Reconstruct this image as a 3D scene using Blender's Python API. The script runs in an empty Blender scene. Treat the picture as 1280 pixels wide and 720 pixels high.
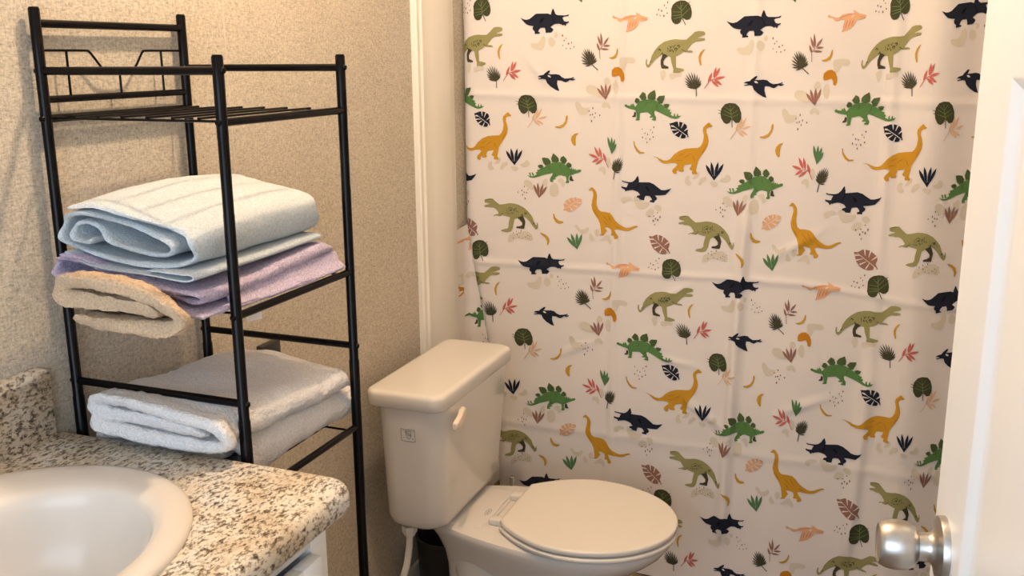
import bpy, bmesh, math, random
from mathutils import Vector, Matrix, noise
from mathutils.geometry import delaunay_2d_cdt

S = bpy.context.scene
COL = S.collection
FL = -0.05                                   # floor level (m)
CEIL = 2.45
XW = 0.031                                   # face of the left wall

# ---------------------------------------------------------------- camera
cam_d = bpy.data.cameras.new('camera')
cam_d.sensor_width = 36.0
cam_d.lens = 1220.634 * 36.0 / 1280.0
cam_d.clip_start = 0.02
cam = bpy.data.objects.new('camera', cam_d)
COL.objects.link(cam)
YAW, PIT, ROL = 0.3746776, 0.2338433, -0.0074697
fw = Vector((-math.sin(YAW) * math.cos(PIT), math.cos(YAW) * math.cos(PIT), -math.sin(PIT)))
rt = fw.cross(Vector((0, 0, 1))).normalized()
up = rt.cross(fw)
r2 = rt * math.cos(ROL) + up * math.sin(ROL)
u2 = up * math.cos(ROL) - rt * math.sin(ROL)
M = Matrix((r2, u2, -fw)).transposed().to_4x4()
M.translation = Vector((1.20493, 0.0, 1.456145))
cam.matrix_world = M
S.camera = cam

# ---------------------------------------------------------------- light
LAMP = (0.50, 1.45, 2.28)                    # warm bulb of the ceiling lamp
LAMP_POWER = 42.0
LAMP_COL = (1.0, 0.69, 0.42)
DAY_POWER = 36.0
DAY_COL = (0.68, 0.83, 1.0)
S.view_settings.view_transform = 'Standard'
S.view_settings.look = 'None'
S.view_settings.gamma = 1.0
S.view_settings.use_curve_mapping = False
S.view_settings.exposure = -0.06

world = bpy.data.worlds.new('world')
S.world = world
world.use_nodes = True
bg = world.node_tree.nodes['Background']
bg.inputs[0].default_value = (0.8, 0.9, 1.0, 1)
bg.inputs[1].default_value = 0.3

al = bpy.data.lights.new('daylight_fill', 'AREA')  # cool daylight fill from behind the camera, set at an added window
al.shape = 'RECTANGLE'
al.size, al.size_y = 1.7, 1.3
al.energy = DAY_POWER
al.color = DAY_COL
alo = bpy.data.objects.new('daylight_fill', al)
COL.objects.link(alo)
alo.location = (0.80, -0.93, 1.45)
alo.rotation_euler = (math.radians(90), 0, 0)   # faces +y into the room

# ---------------------------------------------------------------- helpers
def mat(name, col, rough=0.6, metal=0.0, spec=0.5, bump=None, coat=0.0, sheen=0.0):
    m = bpy.data.materials.new(name)
    m.use_nodes = True
    nt = m.node_tree
    b = nt.nodes['Principled BSDF']
    b.inputs['Base Color'].default_value = (*col, 1)
    b.inputs['Roughness'].default_value = rough
    b.inputs['Metallic'].default_value = metal
    b.inputs['Specular IOR Level'].default_value = spec
    b.inputs['Coat Weight'].default_value = coat
    if sheen:
        b.inputs['Sheen Weight'].default_value = sheen
    if bump:
        sc, st, dist = bump
        tc = nt.nodes.new('ShaderNodeTexCoord')
        n = nt.nodes.new('ShaderNodeTexNoise')
        n.inputs['Scale'].default_value = sc
        n.inputs['Detail'].default_value = 3
        bp = nt.nodes.new('ShaderNodeBump')
        bp.inputs['Strength'].default_value = st
        bp.inputs['Distance'].default_value = dist
        nt.links.new(tc.outputs['Object'], n.inputs['Vector'])
        nt.links.new(n.outputs[0], bp.inputs['Height'])
        nt.links.new(bp.outputs[0], b.inputs['Normal'])
    return m

def node_col(m, fn):
    nt = m.node_tree
    b = nt.nodes['Principled BSDF']
    fn(nt, b)
    return m

def ramp(nt, fac, stops):
    r = nt.nodes.new('ShaderNodeValToRGB')
    cr = r.color_ramp
    while len(cr.elements) > 1:
        cr.elements.remove(cr.elements[-1])
    cr.elements[0].position = stops[0][0]
    cr.elements[0].color = (*stops[0][1], 1)
    for p, c in stops[1:]:
        e = cr.elements.new(p)
        e.color = (*c, 1)
    nt.links.new(fac, r.inputs[0])
    return r

def tex(nt, scale, stretch=(1, 1, 1), detail=4, rough=0.55, kind='noise', rot=(0, 0, 0)):
    tc = nt.nodes.new('ShaderNodeTexCoord')
    mp = nt.nodes.new('ShaderNodeMapping')
    mp.inputs['Scale'].default_value = stretch
    mp.inputs['Rotation'].default_value = rot
    nt.links.new(tc.outputs['Object'], mp.inputs[0])
    if kind == 'noise':
        n = nt.nodes.new('ShaderNodeTexNoise')
        n.inputs['Detail'].default_value = detail
        n.inputs['Roughness'].default_value = rough
    else:
        n = nt.nodes.new('ShaderNodeTexVoronoi')
    n.inputs['Scale'].default_value = scale
    nt.links.new(mp.outputs[0], n.inputs['Vector'])
    return n

def mixc(nt, fac, a, b, mode='MIX'):
    m = nt.nodes.new('ShaderNodeMix')
    m.data_type = 'RGBA'
    m.blend_type = mode
    if isinstance(fac, float):
        m.inputs[0].default_value = fac
    else:
        nt.links.new(fac, m.inputs[0])
    for i, v in ((6, a), (7, b)):
        if isinstance(v, tuple):
            m.inputs[i].default_value = (*v, 1)
        else:
            nt.links.new(v, m.inputs[i])
    return m.outputs[2]

def link(name, me, parent=None, mats=(), smooth=35):
    for m in mats:
        me.materials.append(m)
    if smooth:
        me.shade_smooth()
        me.set_sharp_from_angle(angle=math.radians(smooth))
    o = bpy.data.objects.new(name, me)
    COL.objects.link(o)
    if parent is not None:
        o.parent = parent
        o.matrix_parent_inverse = parent.matrix_world.inverted()
    return o

def obj(name, bm, m, parent=None, smooth=35):
    bmesh.ops.recalc_face_normals(bm, faces=bm.faces)
    me = bpy.data.meshes.new(name)
    bm.to_mesh(me)
    bm.free()
    return link(name, me, parent, [m] if not isinstance(m, (list, tuple)) else m, smooth)

def thing(name, label, cat, loc=(0, 0, 0), group=None):
    o = bpy.data.objects.new(name, None)
    COL.objects.link(o)
    o.empty_display_size = 0.05
    o.location = loc
    o.matrix_world = Matrix.Translation(loc)
    return tag(o, label, cat, group)

def tag(o, label, cat, group=None):
    o['label'] = label
    o['category'] = cat
    if group:
        o['group'] = group
    return o

def struct(o):
    o['kind'] = 'structure'
    return o

def bx(bm, x0, x1, y0, y1, z0, z1, bev=0.0, seg=2):
    vs = [bm.verts.new((x, y, z)) for x in (x0, x1) for y in (y0, y1) for z in (z0, z1)]
    fs = [(0, 1, 3, 2), (4, 6, 7, 5), (0, 4, 5, 1), (2, 3, 7, 6), (0, 2, 6, 4), (1, 5, 7, 3)]
    faces = [bm.faces.new([vs[i] for i in f]) for f in fs]
    if bev:
        es = list({e for f in faces for e in f.edges})
        bmesh.ops.bevel(bm, geom=es, offset=bev, segments=seg, affect='EDGES', profile=0.5)

def box(x0, x1, y0, y1, z0, z1, bev=0.0, seg=2):
    bm = bmesh.new()
    bx(bm, x0, x1, y0, y1, z0, z1, bev, seg)
    return bm

def tube(bm, pts, r, seg=14, caps=True):
    pts = [Vector(p) for p in pts]
    rs = r if isinstance(r, (list, tuple)) else [r] * len(pts)
    prev = None
    rings = []
    nrm = None
    for i, p in enumerate(pts):
        if i == 0:
            t = (pts[1] - p)
        elif i == len(pts) - 1:
            t = p - pts[i - 1]
        else:
            t = (pts[i + 1] - p).normalized() + (p - pts[i - 1]).normalized()
        t.normalize()
        if nrm is None:
            a = Vector((0, 0, 1)) if abs(t.z) < 0.9 else Vector((1, 0, 0))
            nrm = t.cross(a).normalized()
        else:
            nrm = (nrm - t * nrm.dot(t)).normalized()
        bn = t.cross(nrm)
        rings.append([bm.verts.new(p + (nrm * math.cos(k * 2 * math.pi / seg) + bn * math.sin(k * 2 * math.pi / seg)) * rs[i]) for k in range(seg)])
    for a, b in zip(rings, rings[1:]):
        for k in range(seg):
            bm.faces.new((a[k], a[(k + 1) % seg], b[(k + 1) % seg], b[k]))
    if caps:
        bm.faces.new(rings[0][::-1])
        bm.faces.new(rings[-1])

def lathe(bm, prof, origin, axis, seg=32):
    """prof = [(radius, distance along axis)]"""
    o = Vector(origin)
    ax = Vector(axis).normalized()
    a = Vector((0, 0, 1)) if abs(ax.z) < 0.9 else Vector((1, 0, 0))
    n = ax.cross(a).normalized()
    b = ax.cross(n)
    rings = []
    for r, d in prof:
        if r < 1e-6:
            rings.append([bm.verts.new(o + ax * d)])
        else:
            rings.append([bm.verts.new(o + ax * d + (n * math.cos(k * 2 * math.pi / seg) + b * math.sin(k * 2 * math.pi / seg)) * r) for k in range(seg)])
    for p, q in zip(rings, rings[1:]):
        for k in range(seg):
            k2 = (k + 1) % seg
            if len(p) == 1 and len(q) == 1:
                continue
            if len(p) == 1:
                bm.faces.new((p[0], q[k], q[k2]))
            elif len(q) == 1:
                bm.faces.new((p[k], p[k2], q[0]))
            else:
                bm.faces.new((p[k], p[k2], q[k2], q[k]))

def loft(bm, rings, cap0=True, cap1=True):
    vs = [[bm.verts.new(p) for p in r] for r in rings]
    n = len(vs[0])
    for a, b in zip(vs, vs[1:]):
        for k in range(n):
            bm.faces.new((a[k], a[(k + 1) % n], b[(k + 1) % n], b[k]))
    if cap0:
        bm.faces.new(vs[0][::-1])
    if cap1:
        bm.faces.new(vs[-1])
    return vs

def rrect(x0, x1, y0, y1, r, z, n=8, bow=0.0):
    """rounded rectangle ring in the xy plane; bow pushes the +x side outward"""
    out = []
    cs = [(x1 - r, y1 - r, 0), (x0 + r, y1 - r, 90), (x0 + r, y0 + r, 180), (x1 - r, y0 + r, 270)]
    yc, hy = (y0 + y1) / 2, (y1 - y0) / 2
    for cx, cy, a0 in cs:
        for i in range(n + 1):
            a = math.radians(a0 + 90 * i / n)
            x, y = cx + r * math.cos(a), cy + r * math.sin(a)
            t = (x - x0) / (x1 - x0)
            x += bow * t * (1 - ((y - yc) / hy) ** 2)
            out.append((x, y, z))
    # extra points along the +x side so that the bow reads
    return out

def catmull(pts, per=6):
    P = [Vector((*p, 0)) if len(p) == 2 else Vector(p) for p in pts]
    out = []
    n = len(P)
    for i in range(n - 1):
        p0, p1, p2, p3 = P[max(i - 1, 0)], P[i], P[i + 1], P[min(i + 2, n - 1)]
        for k in range(per):
            t = k / per
            out.append(0.5 * ((2 * p1) + (p2 - p0) * t + (2 * p0 - 5 * p1 + 4 * p2 - p3) * t * t + (3 * p1 - p0 - 3 * p2 + p3) * t ** 3))
    out.append(P[-1])
    return out

# ---------------------------------------------------------------- materials
def wallpaper():
    m = mat('wallpaper', (0.5, 0.45, 0.37), 0.9, spec=0.12)
    def f(nt, b):
        n1 = tex(nt, 400, (1, 0.30, 1), 4, 0.75)
        n2 = tex(nt, 330, (1, 1, 0.35), 2, 0.6)
        n3 = tex(nt, 6, (1, 1, 1), 3, 0.5)
        c = ramp(nt, n1.outputs[0], [(0.28, (0.22, 0.185, 0.14)), (0.40, (0.48, 0.44, 0.37)), (0.58, (0.63, 0.585, 0.50)), (0.78, (0.75, 0.71, 0.63))])
        c2 = ramp(nt, n2.outputs[0], [(0.3, (0.74, 0.74, 0.74)), (0.6, (1, 1, 1))])
        c3 = ramp(nt, n3.outputs[0], [(0.3, (0.94, 0.93, 0.91)), (0.7, (1, 1, 1))])
        o = mixc(nt, 1.0, c.outputs[0], c2.outputs[0], 'MULTIPLY')
        o = mixc(nt, 1.0, o, c3.outputs[0], 'MULTIPLY')
        nt.links.new(o, b.inputs['Base Color'])
        bp = nt.nodes.new('ShaderNodeBump')
        bp.inputs['Strength'].default_value = 0.35
        bp.inputs['Distance'].default_value = 0.0008
        nt.links.new(n1.outputs[0], bp.inputs['Height'])
        nt.links.new(bp.outputs[0], b.inputs['Normal'])
    return node_col(m, f)

def granite():
    m = mat('granite_laminate', (0.7, 0.65, 0.55), 0.32, spec=0.4)
    def f(nt, b):
        big = tex(nt, 9, (1, 1, 1), 5, 0.6, rot=(0, 0, 0.5))
        mid = tex(nt, 150, (1, 0.62, 1), 6, 0.68, rot=(0.2, 0.1, 0.6))
        fl = tex(nt, 210, (1, 0.55, 1), 5, 0.7, rot=(0, 0.3, 0.9))
        sm = tex(nt, 48, (1, 0.7, 1), 4, 0.6, rot=(0.3, 0, 0.2))
        base = ramp(nt, big.outputs[0], [(0.36, (0.70, 0.69, 0.65)), (0.50, (0.68, 0.62, 0.51)), (0.64, (0.50, 0.41, 0.29))])
        brown = ramp(nt, mid.outputs[0], [(0.37, (0.15, 0.13, 0.115)), (0.44, (0.50, 0.45, 0.39)), (0.51, (1, 1, 1))])
        o = mixc(nt, 1.0, base.outputs[0], brown.outputs[0], 'MULTIPLY')
        dark = ramp(nt, fl.outputs[0], [(0.40, (0.08, 0.075, 0.075)), (0.46, (1, 1, 1))])
        clus = ramp(nt, sm.outputs[0], [(0.44, (0, 0, 0)), (0.56, (1, 1, 1))])
        o2 = mixc(nt, 1.0, o, dark.outputs[0], 'MULTIPLY')
        o = mixc(nt, clus.outputs[0], o, o2)
        nt.links.new(o, b.inputs['Base Color'])
    return node_col(m, f)

def terry(name, col, scale=520, dist=0.0035, var=0.12):
    m = mat(name, col, 0.95, spec=0.1, sheen=0.15)
    def f(nt, b):
        n = tex(nt, scale, (1, 1, 1), 3, 0.7)
        c = ramp(nt, n.outputs[0], [(0.3, tuple(v * (1 - var * 2) for v in col)), (0.62, tuple(min(v * (1 + var), 1) for v in col))])
        nt.links.new(c.outputs[0], b.inputs['Base Color'])
        bp = nt.nodes.new('ShaderNodeBump')
        bp.inputs['Strength'].default_value = 0.7
        bp.inputs['Distance'].default_value = dist
        nt.links.new(n.outputs[0], bp.inputs['Height'])
        nt.links.new(bp.outputs[0], b.inputs['Normal'])
    return node_col(m, f)

def woodfloor():
    m = mat('vinyl_floor', (0.2, 0.15, 0.1), 0.5)
    def f(nt, b):
        n = tex(nt, 9, (1, 0.12, 1), 6, 0.6)
        c = ramp(nt, n.outputs[0], [(0.3, (0.12, 0.08, 0.05)), (0.7, (0.26, 0.19, 0.13))])
        nt.links.new(c.outputs[0], b.inputs['Base Color'])
    return node_col(m, f)

def brushed():
    m = mat('brushed_nickel', (0.50, 0.485, 0.46), 0.3, 1.0)
    def f(nt, b):
        n = tex(nt, 500, (0.04, 1, 1), 3, 0.6)
        c = ramp(nt, n.outputs[0], [(0.3, (0.31, 0.31, 0.31)), (0.7, (0.37, 0.37, 0.37))])
        nt.links.new(c.outputs[0], b.inputs['Roughness'])
    return node_col(m, f)

def painted_wood():
    m = mat('white_painted_wood', (0.8, 0.82, 0.83), 0.45)
    def f(nt, b):
        n = tex(nt, 60, (1, 0.08, 1), 4, 0.6)
        c = ramp(nt, n.outputs[0], [(0.32, (0.62, 0.64, 0.65)), (0.45, (0.80, 0.82, 0.83)), (0.7, (0.86, 0.87, 0.88))])
        nt.links.new(c.outputs[0], b.inputs['Base Color'])
        bp = nt.nodes.new('ShaderNodeBump')
        bp.inputs['Strength'].default_value = 0.4
        bp.inputs['Distance'].default_value = 0.001
        nt.links.new(n.outputs[0], bp.inputs['Height'])
        nt.links.new(bp.outputs[0], b.inputs['Normal'])
    return node_col(m, f)

M_WALL = wallpaper()
M_GRAN = granite()
M_FLOOR = woodfloor()
M_NICK = brushed()
M_CAB = painted_wood()
M_CEIL = mat('ceiling_paint', (0.78, 0.77, 0.74), 0.9)
M_TRIM = mat('trim_paint', (0.78, 0.76, 0.70), 0.4)
M_DOOR = mat('door_paint', (0.79, 0.81, 0.83), 0.35)
M_BLACK = mat('black_metal', (0.003, 0.0025, 0.003), 0.24, spec=0.16)
M_PORC = mat('bone_porcelain', (0.69, 0.67, 0.635), 0.13, spec=0.45, coat=0.15)
M_SEAT = mat('bone_plastic', (0.72, 0.685, 0.63), 0.25, spec=0.5)
M_SINK = mat('almond_porcelain', (0.66, 0.625, 0.58), 0.22, spec=0.4)
M_CHROME = mat('chrome', (0.75, 0.74, 0.72), 0.12, 1.0)
M_WPLAST = mat('white_plastic', (0.75, 0.73, 0.69), 0.4)
M_INK = mat('grey_ink', (0.22, 0.21, 0.20), 0.6)
M_LBL = mat('label_paper', (0.70, 0.69, 0.66), 0.5)
M_BLKPL = mat('black_plastic', (0.012, 0.012, 0.012), 0.45)
M_TAG = mat('tag_white', (0.85, 0.88, 0.9), 0.8)
M_BLUE = terry('terry_blue', (0.58, 0.66, 0.72), 330, 0.005, 0.12)
M_LAV = terry('terry_lavender', (0.56, 0.49, 0.66), 300, 0.008, 0.2)
M_BEIGE = terry('terry_beige', (0.62, 0.465, 0.315), 300, 0.008, 0.14)
M_WHITE = terry('terry_white', (0.85, 0.845, 0.855), 280, 0.009, 0.08)
M_BULB = bpy.data.materials.new('bulb_glow')
M_BULB.use_nodes = True
_e = M_BULB.node_tree.nodes
_e.remove(_e['Principled BSDF'])
_em = _e.new('ShaderNodeEmission')
_em.inputs[0].default_value = (*LAMP_COL, 1)
BULB_R = 0.030
_em.inputs[1].default_value = LAMP_POWER / (4 * math.pi * BULB_R ** 2 * math.pi)
M_BULB.node_tree.links.new(_em.outputs[0], _e['Material Output'].inputs[0])
M_TUB = mat('tub_white', (0.75, 0.75, 0.73), 0.3)

# ---------------------------------------------------------------- room shell
struct(obj('floor', box(-0.1, 1.75, -1.1, 3.6, FL - 0.08, FL), M_FLOOR))
struct(obj('ceiling', box(-0.1, 1.75, -1.1, 3.6, CEIL, CEIL + 0.08), M_CEIL))
struct(obj('wall_left', box(-0.1, XW, -1.1, 3.6, FL, CEIL), M_WALL))
struct(obj('wall_right', box(1.65, 1.75, -1.1, 3.6, FL, CEIL), M_WALL))
struct(obj('wall_far', box(-0.1, 1.75, 3.5, 3.6, FL, CEIL), M_TUB))
bm = bmesh.new()                              # back wall, opened for the added daylight window
bx(bm, -0.1, 0.05, -1.1, -1.0, FL, CEIL)
bx(bm, 1.70, 1.75, -1.1, -1.0, FL, CEIL)
bx(bm, 0.05, 1.70, -1.1, -1.0, FL, 0.75)
bx(bm, 0.05, 1.70, -1.1, -1.0, 2.10, CEIL)
struct(obj('wall_back', bm, M_CEIL))
bm = bmesh.new()  # frame of an unseen window, added to go with the daylight fill
for y0, y1 in ((-1.01, -0.98),):
    bx(bm, 0.05, 1.70, y0, y1, 0.75, 0.80); bx(bm, 0.05, 1.70, y0, y1, 2.05, 2.10)
    bx(bm, 0.05, 0.10, y0, y1, 0.75, 2.10); bx(bm, 1.65, 1.70, y0, y1, 0.75, 2.10)
    bx(bm, 0.86, 0.90, y0, y1, 0.75, 2.10)
struct(obj('added_window', bm, M_TRIM))
# wall stub that carries the door hinges
struct(obj('wall_stub', box(1.385, 1.65, 0.20, 0.32, FL, CEIL), M_WALL))
# wallpaper seam batten: a thin ridge where two wall panels meet
bm = bmesh.new()
tube(bm, [(XW + .0002, 1.543, FL), (XW + .0002, 1.543, CEIL)], 0.0016, 8)
struct(obj('trim_1', bm, mat('seam_paper', (0.58, 0.52, 0.43), 0.9, spec=0.1)))
# moulded casing on the left wall before the tub alcove
bm = bmesh.new()
prof = [(0, 2.343), (0.012, 2.343), (0.016, 2.347), (0.016, 2.361), (0.0205, 2.367), (0.0205, 2.378), (0.014, 2.384),
        (0.013, 2.40), (0.017, 2.425), (0.020, 2.46), (0.021, 2.53), (0.019, 2.541), (0.012, 2.546), (0.006, 2.556), (0.002, 2.60), (0, 2.60)]
loft(bm, [[(XW + x, 2.295 + (y - 2.343) * .985, z) for x, y in prof] for z in (FL, CEIL)])
struct(obj('trim_2', bm, M_TRIM, smooth=25))
struct(obj('baseboard_left', box(XW, XW + 0.012, 1.09, 2.295, FL, 0.07, 0.003), M_TRIM))

# ---------------------------------------------------------------- towel rack
XR, XF, YN, YF = 0.047, 0.357, 1.095, 1.4056
Z1, Z2, Z3, ZR, ZL = 1.371, 1.101, 0.823, 1.4392, 0.9708
RP = 0.0079
rack = thing('storage_rack', 'black tubular metal bathroom rack with three wire shelves holding folded towels', 'rack', (0.2, 1.25, FL))
def post(x, y, top):
    bm = bmesh.new()
    r = RP
    zs = [(FL, r * 1.12), (0.02, r * 1.12), (0.944, r * 1.12), (0.9465, r), (1.245, r), (1.247, r * .965), (1.347, r * .965), (1.349, r), (top - 0.003, r), (top, r * 0.8)]
    tube(bm, [(x, y, z) for z, _ in zs], [q for _, q in zs], 18)
    o = obj('post', bm, M_BLACK, rack)
    sy = -1 if y < 1.2 else 1
    sx = -1 if x < 0.2 else 1
    spots = [(sx, 0, ZR), (0, sy, Z1), (0, sy, Z2), (sx, 0, ZL), (0, sy, Z3)]
    for dx, dy, z in spots:
        b = bmesh.new()
        lathe(b, [(0.0048, 0.0), (0.0048, 0.0015), (0.0038, 0.0035), (0.0, 0.0045)], (x + dx * RP * .85, y + dy * RP * .85, z), (dx, dy, 0), 12)
        obj('bolt', b, M_BLACK, o)
    return o
post(XR, YN, 1.5285); post(XR, YF, 1.5285); post(XF, YN, 1.460); post(XF, YF, 1.460)
RB = 0.0060
for y in (YN, YF):
    for z in (ZR, ZL):
        bm = bmesh.new(); tube(bm, [(XR, y, z), (XF, y, z)], RB, 14); obj('side_rail', bm, M_BLACK, rack)
for z in (1.5055, 1.3985):
    bm = bmesh.new(); tube(bm, [(XR, YN, z), (XR, YF, z)], RB if z > 1.45 else RB * .9, 14); obj('back_rail', bm, M_BLACK, rack)
bm = bmesh.new()                               # bent decorative wire of the back panel
rw = 0.0019
yl, yr = 1.192, 1.306
for pts in ([(YN, 1.468), (1.181, 1.468), (1.190, 1.4665), (1.197, 1.4605), (1.212, 1.444), (1.224, 1.4365), (1.238, 1.434), (1.2505, 1.4335)],
            [(YF, 1.468), (1.316, 1.468), (1.307, 1.4665), (1.301, 1.4605), (1.288, 1.444), (1.277, 1.4365), (1.263, 1.434), (1.2505, 1.4335)]):
    tube(bm, [(XR, p.x, p.y) for p in catmull(pts, 4)], rw, 8)
for a, b_ in ((1.146, 1.146), (1.349, 1.349)):
    tube(bm, [(XR, a, 1.467), (XR, b_, 1.400)], rw, 8)
tube(bm, [(XR, 1.2505, 1.4345), (XR, 1.2505, 1.400)], rw, 8)
obj('scroll_wire', bm, M_BLACK, rack)
for z in (Z1, Z2, Z3):
    bm = bmesh.new(); tube(bm, [(XF, YN, z), (XF, YF, z)], RB, 14)
    s = obj('shelf', bm, M_BLACK, rack)
    bm = bmesh.new(); tube(bm, [(XR, YN, z), (XR, YF, z)], RB, 14); obj('rear_bar', bm, M_BLACK, s)
    for y in (1.1075, 1.3815):
        bm = bmesh.new(); tube(bm, [(XR, y, z + .0005), (XF, y, z + .0005)], 0.0020, 8); obj('cross_wire', bm, M_BLACK, s)
    for k in range(6):
        x = 0.31 - 0.0445 * k
        bm = bmesh.new(); tube(bm, [(x, 1.105, z + .004), (x, 1.384, z + .004)], 0.0019, 8); obj('shelf_wire', bm, M_BLACK, s)

# ---------------------------------------------------------------- towels
def ribbon(bm, path, th, y0, y1, warp, n=26, per=6, jit=0.0006, seed=0, endround=True):
    C = catmull(path, per)
    m = len(C)
    nr = []
    for i in range(m):
        t = (C[min(i + 1, m - 1)] - C[max(i - 1, 0)])
        t.normalize()
        nr.append(Vector((-t.y, t.x, 0)))
    rows = []
    for j in range(n + 1):
        v = j / n
        y = y0 + (y1 - y0) * v
        row = []
        for side in (1, -1):
            for i in range(m):
                e = 1.0
                u = min(i, m - 1 - i) / max(per * .6, 1)
                if u < 1:
                    e = math.sqrt(max(1 - (1 - u) ** 2, 0.08))
                if j == 0 or j == n:
                    e *= 0.55
                p = C[i] + nr[i] * (side * th / 2 * e)
                x, yy, z = warp(p.x, y, p.y, v)
                k = (noise.noise(Vector((x * 60 + seed, yy * 60, z * 60))) + .8 * noise.noise(Vector((x * 190 + seed, yy * 190, z * 190)))) * jit
                k2 = noise.noise(Vector((x * 14 + seed, yy * 14, z * 14))) * jit * 2.5
                x += nr[i].x * side * k
                z += nr[i].y * side * k + k2
                row.append(bm.verts.new((x, yy, z)))
        rows.append(row)
    for a, b in zip(rows, rows[1:]):
        for i in range(m - 1):
            bm.faces.new((a[i], a[i + 1], b[i + 1], b[i]))
            bm.faces.new((a[m + i + 1], a[m + i], b[m + i], b[m + i + 1]))
        bm.faces.new((a[0], b[0], b[m], a[m]))
        bm.faces.new((a[m - 1], a[2 * m - 1], b[2 * m - 1], b[m - 1]))
    for r_, fl in ((rows[0], 1), (rows[-1], 0)):
        for i in range(m - 1):
            q = (r_[i], r_[m + i], r_[m + i + 1], r_[i + 1])
            bm.faces.new(q if fl else q[::-1])

def hump(v):
    return math.sin(math.pi * min(max(v, 0), 1))

# blue towel, rolled fold
BL = [(.165, 1.209), (.150, 1.203), (.133, 1.206), (.125, 1.216), (.130, 1.227), (.150, 1.230), (.172, 1.222), (.195, 1.207),
      (.225, 1.196), (.258, 1.1905), (.283, 1.193), (.296, 1.203), (.289, 1.212), (.262, 1.2195), (.225, 1.229), (.18, 1.240),
      (.145, 1.244), (.116, 1.237), (.105, 1.218), (.112, 1.200), (.14, 1.189), (.19, 1.181), (.24, 1.177), (.29, 1.178),
      (.318, 1.185), (.329, 1.203), (.318, 1.219), (.29, 1.229), (.25, 1.239), (.2, 1.2505), (.16, 1.2555), (.125, 1.252)]
def wblue(x, y, z, v):
    t = (x - .1) / .235
    zz = z + 0.010 * hump(v) * (z - 1.177) / .07 + 0.012 * t * v * (z - 1.177) / .05
    return x, y + 0.010 * t * (1 - v) + 0.006 * math.sin(z * 160), zz
bm = bmesh.new()
ribbon(bm, BL, .0068, 1.043, 1.362, wblue, 80, 8, .0008, 1)
def wflat(x, y, z, v):
    return x, y, z + 0.004 * v + .003 * math.sin(x * 30)
ribbon(bm, [(.115, 1.190), (.15, 1.1785), (.2, 1.169), (.26, 1.1635), (.315, 1.162), (.332, 1.165), (.337, 1.169), (.331, 1.1725), (.315, 1.171), (.26, 1.1695)], .0038, 1.036, 1.352, wflat, 20, 5, .0004, 4)
o = obj('folded_towel', bm, M_BLUE, smooth=60)
tag(o, 'pale blue folded towel rolled on top of the middle shelf stack', 'towel', 'folded towels on the rack')
# lavender towel, zigzag fold
LV = [(.349, 1.1125), (.33, 1.1135), (.30, 1.121), (.27, 1.129), (.2, 1.1435), (.13, 1.1490), (.098, 1.153), (.0865, 1.166), (.095, 1.177), (.13, 1.1735),
      (.2, 1.158), (.27, 1.141), (.31, 1.131), (.332, 1.129), (.340, 1.135), (.333, 1.1415), (.30, 1.1445), (.25, 1.1545), (.19, 1.1675), (.14, 1.1795), (.108, 1.1855)]
def wlav(x, y, z, v):
    t = max(0, (x - .22) / .12)
    b = max(0.0, (y - 1.12) / .25)
    return x + .012 * v * t * (1 if z < 1.12 else .3), y + .008 * math.sin(z * 210 + x * 9), z + .016 * b * (1 if z > 1.12 else .0) * min(t, 1)
bm = bmesh.new()
ribbon(bm, LV, .0072, 1.040, 1.368, wlav, 80, 8, .0014, 7)
def wfl(x, y, z, v):
    return x + .010 * v, y, z + 0.002 * v
ribbon(bm, [(.352, 1.1105), (.340, 1.1195), (.334, 1.131), (.330, 1.138)], .0068, 1.105, 1.385, wfl, 70, 8, .0014, 9)
lav = obj('folded_towel', bm, M_LAV, smooth=60)
tag(lav, 'lavender folded towel between the blue towel and the beige washcloth', 'towel', 'folded towels on the rack')
bm = bmesh.new()
pts = [(.340, 1.140, 1.0965), (.340, 1.175, 1.0955), (.342, 1.175, 1.0765), (.342, 1.1405, 1.0805)]
vs = [bm.verts.new(p) for p in pts] + [bm.verts.new((p[0] - .0012, p[1], p[2])) for p in pts]
for f in ((0, 1, 2, 3), (7, 6, 5, 4), (0, 4, 5, 1), (1, 5, 6, 2), (2, 6, 7, 3), (3, 7, 4, 0)):
    bm.faces.new([vs[i] for i in f])
c = obj('care_tag', bm, M_TAG, lav, 0)
c['label'] = 'white care tag hanging below the shelf'
# beige towel, thick and hanging over the near end of the shelf
BG = [(.300, 1.128), (.25, 1.1335), (.19, 1.134), (.152, 1.137), (.141, 1.146), (.156, 1.156), (.20, 1.1605), (.25, 1.157), (.29, 1.148), (.318, 1.136),
      (.329, 1.122), (.315, 1.111), (.27, 1.107), (.21, 1.106), (.168, 1.109)]
def wbeige(x, y, z, v):
    k = 1 - .60 * min(max((y - 1.012) / .035, 0), 1)
    kx = 1.07 - .29 * min(max((y - 1.01) / .04, 0), 1)
    base = 1.0945 + .0165 * min(max((y - 1.04) / .05, 0), 1)
    xx = .118 + (x - .118) * kx - .035 * min(max((y - 1.0) / .06, 0), 1)
    return xx, y + .006 * math.sin(z * 130 + x * 22), base + (z - 1.0945) * k
bm = bmesh.new()
ribbon(bm, BG, .0190, .985, 1.15, wbeige, 50, 10, .0024, 13)
o = obj('folded_towel', bm, M_BEIGE, smooth=60)
tag(o, 'small beige towel bulging over the near end of the middle shelf', 'towel', 'folded towels on the rack')
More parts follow.
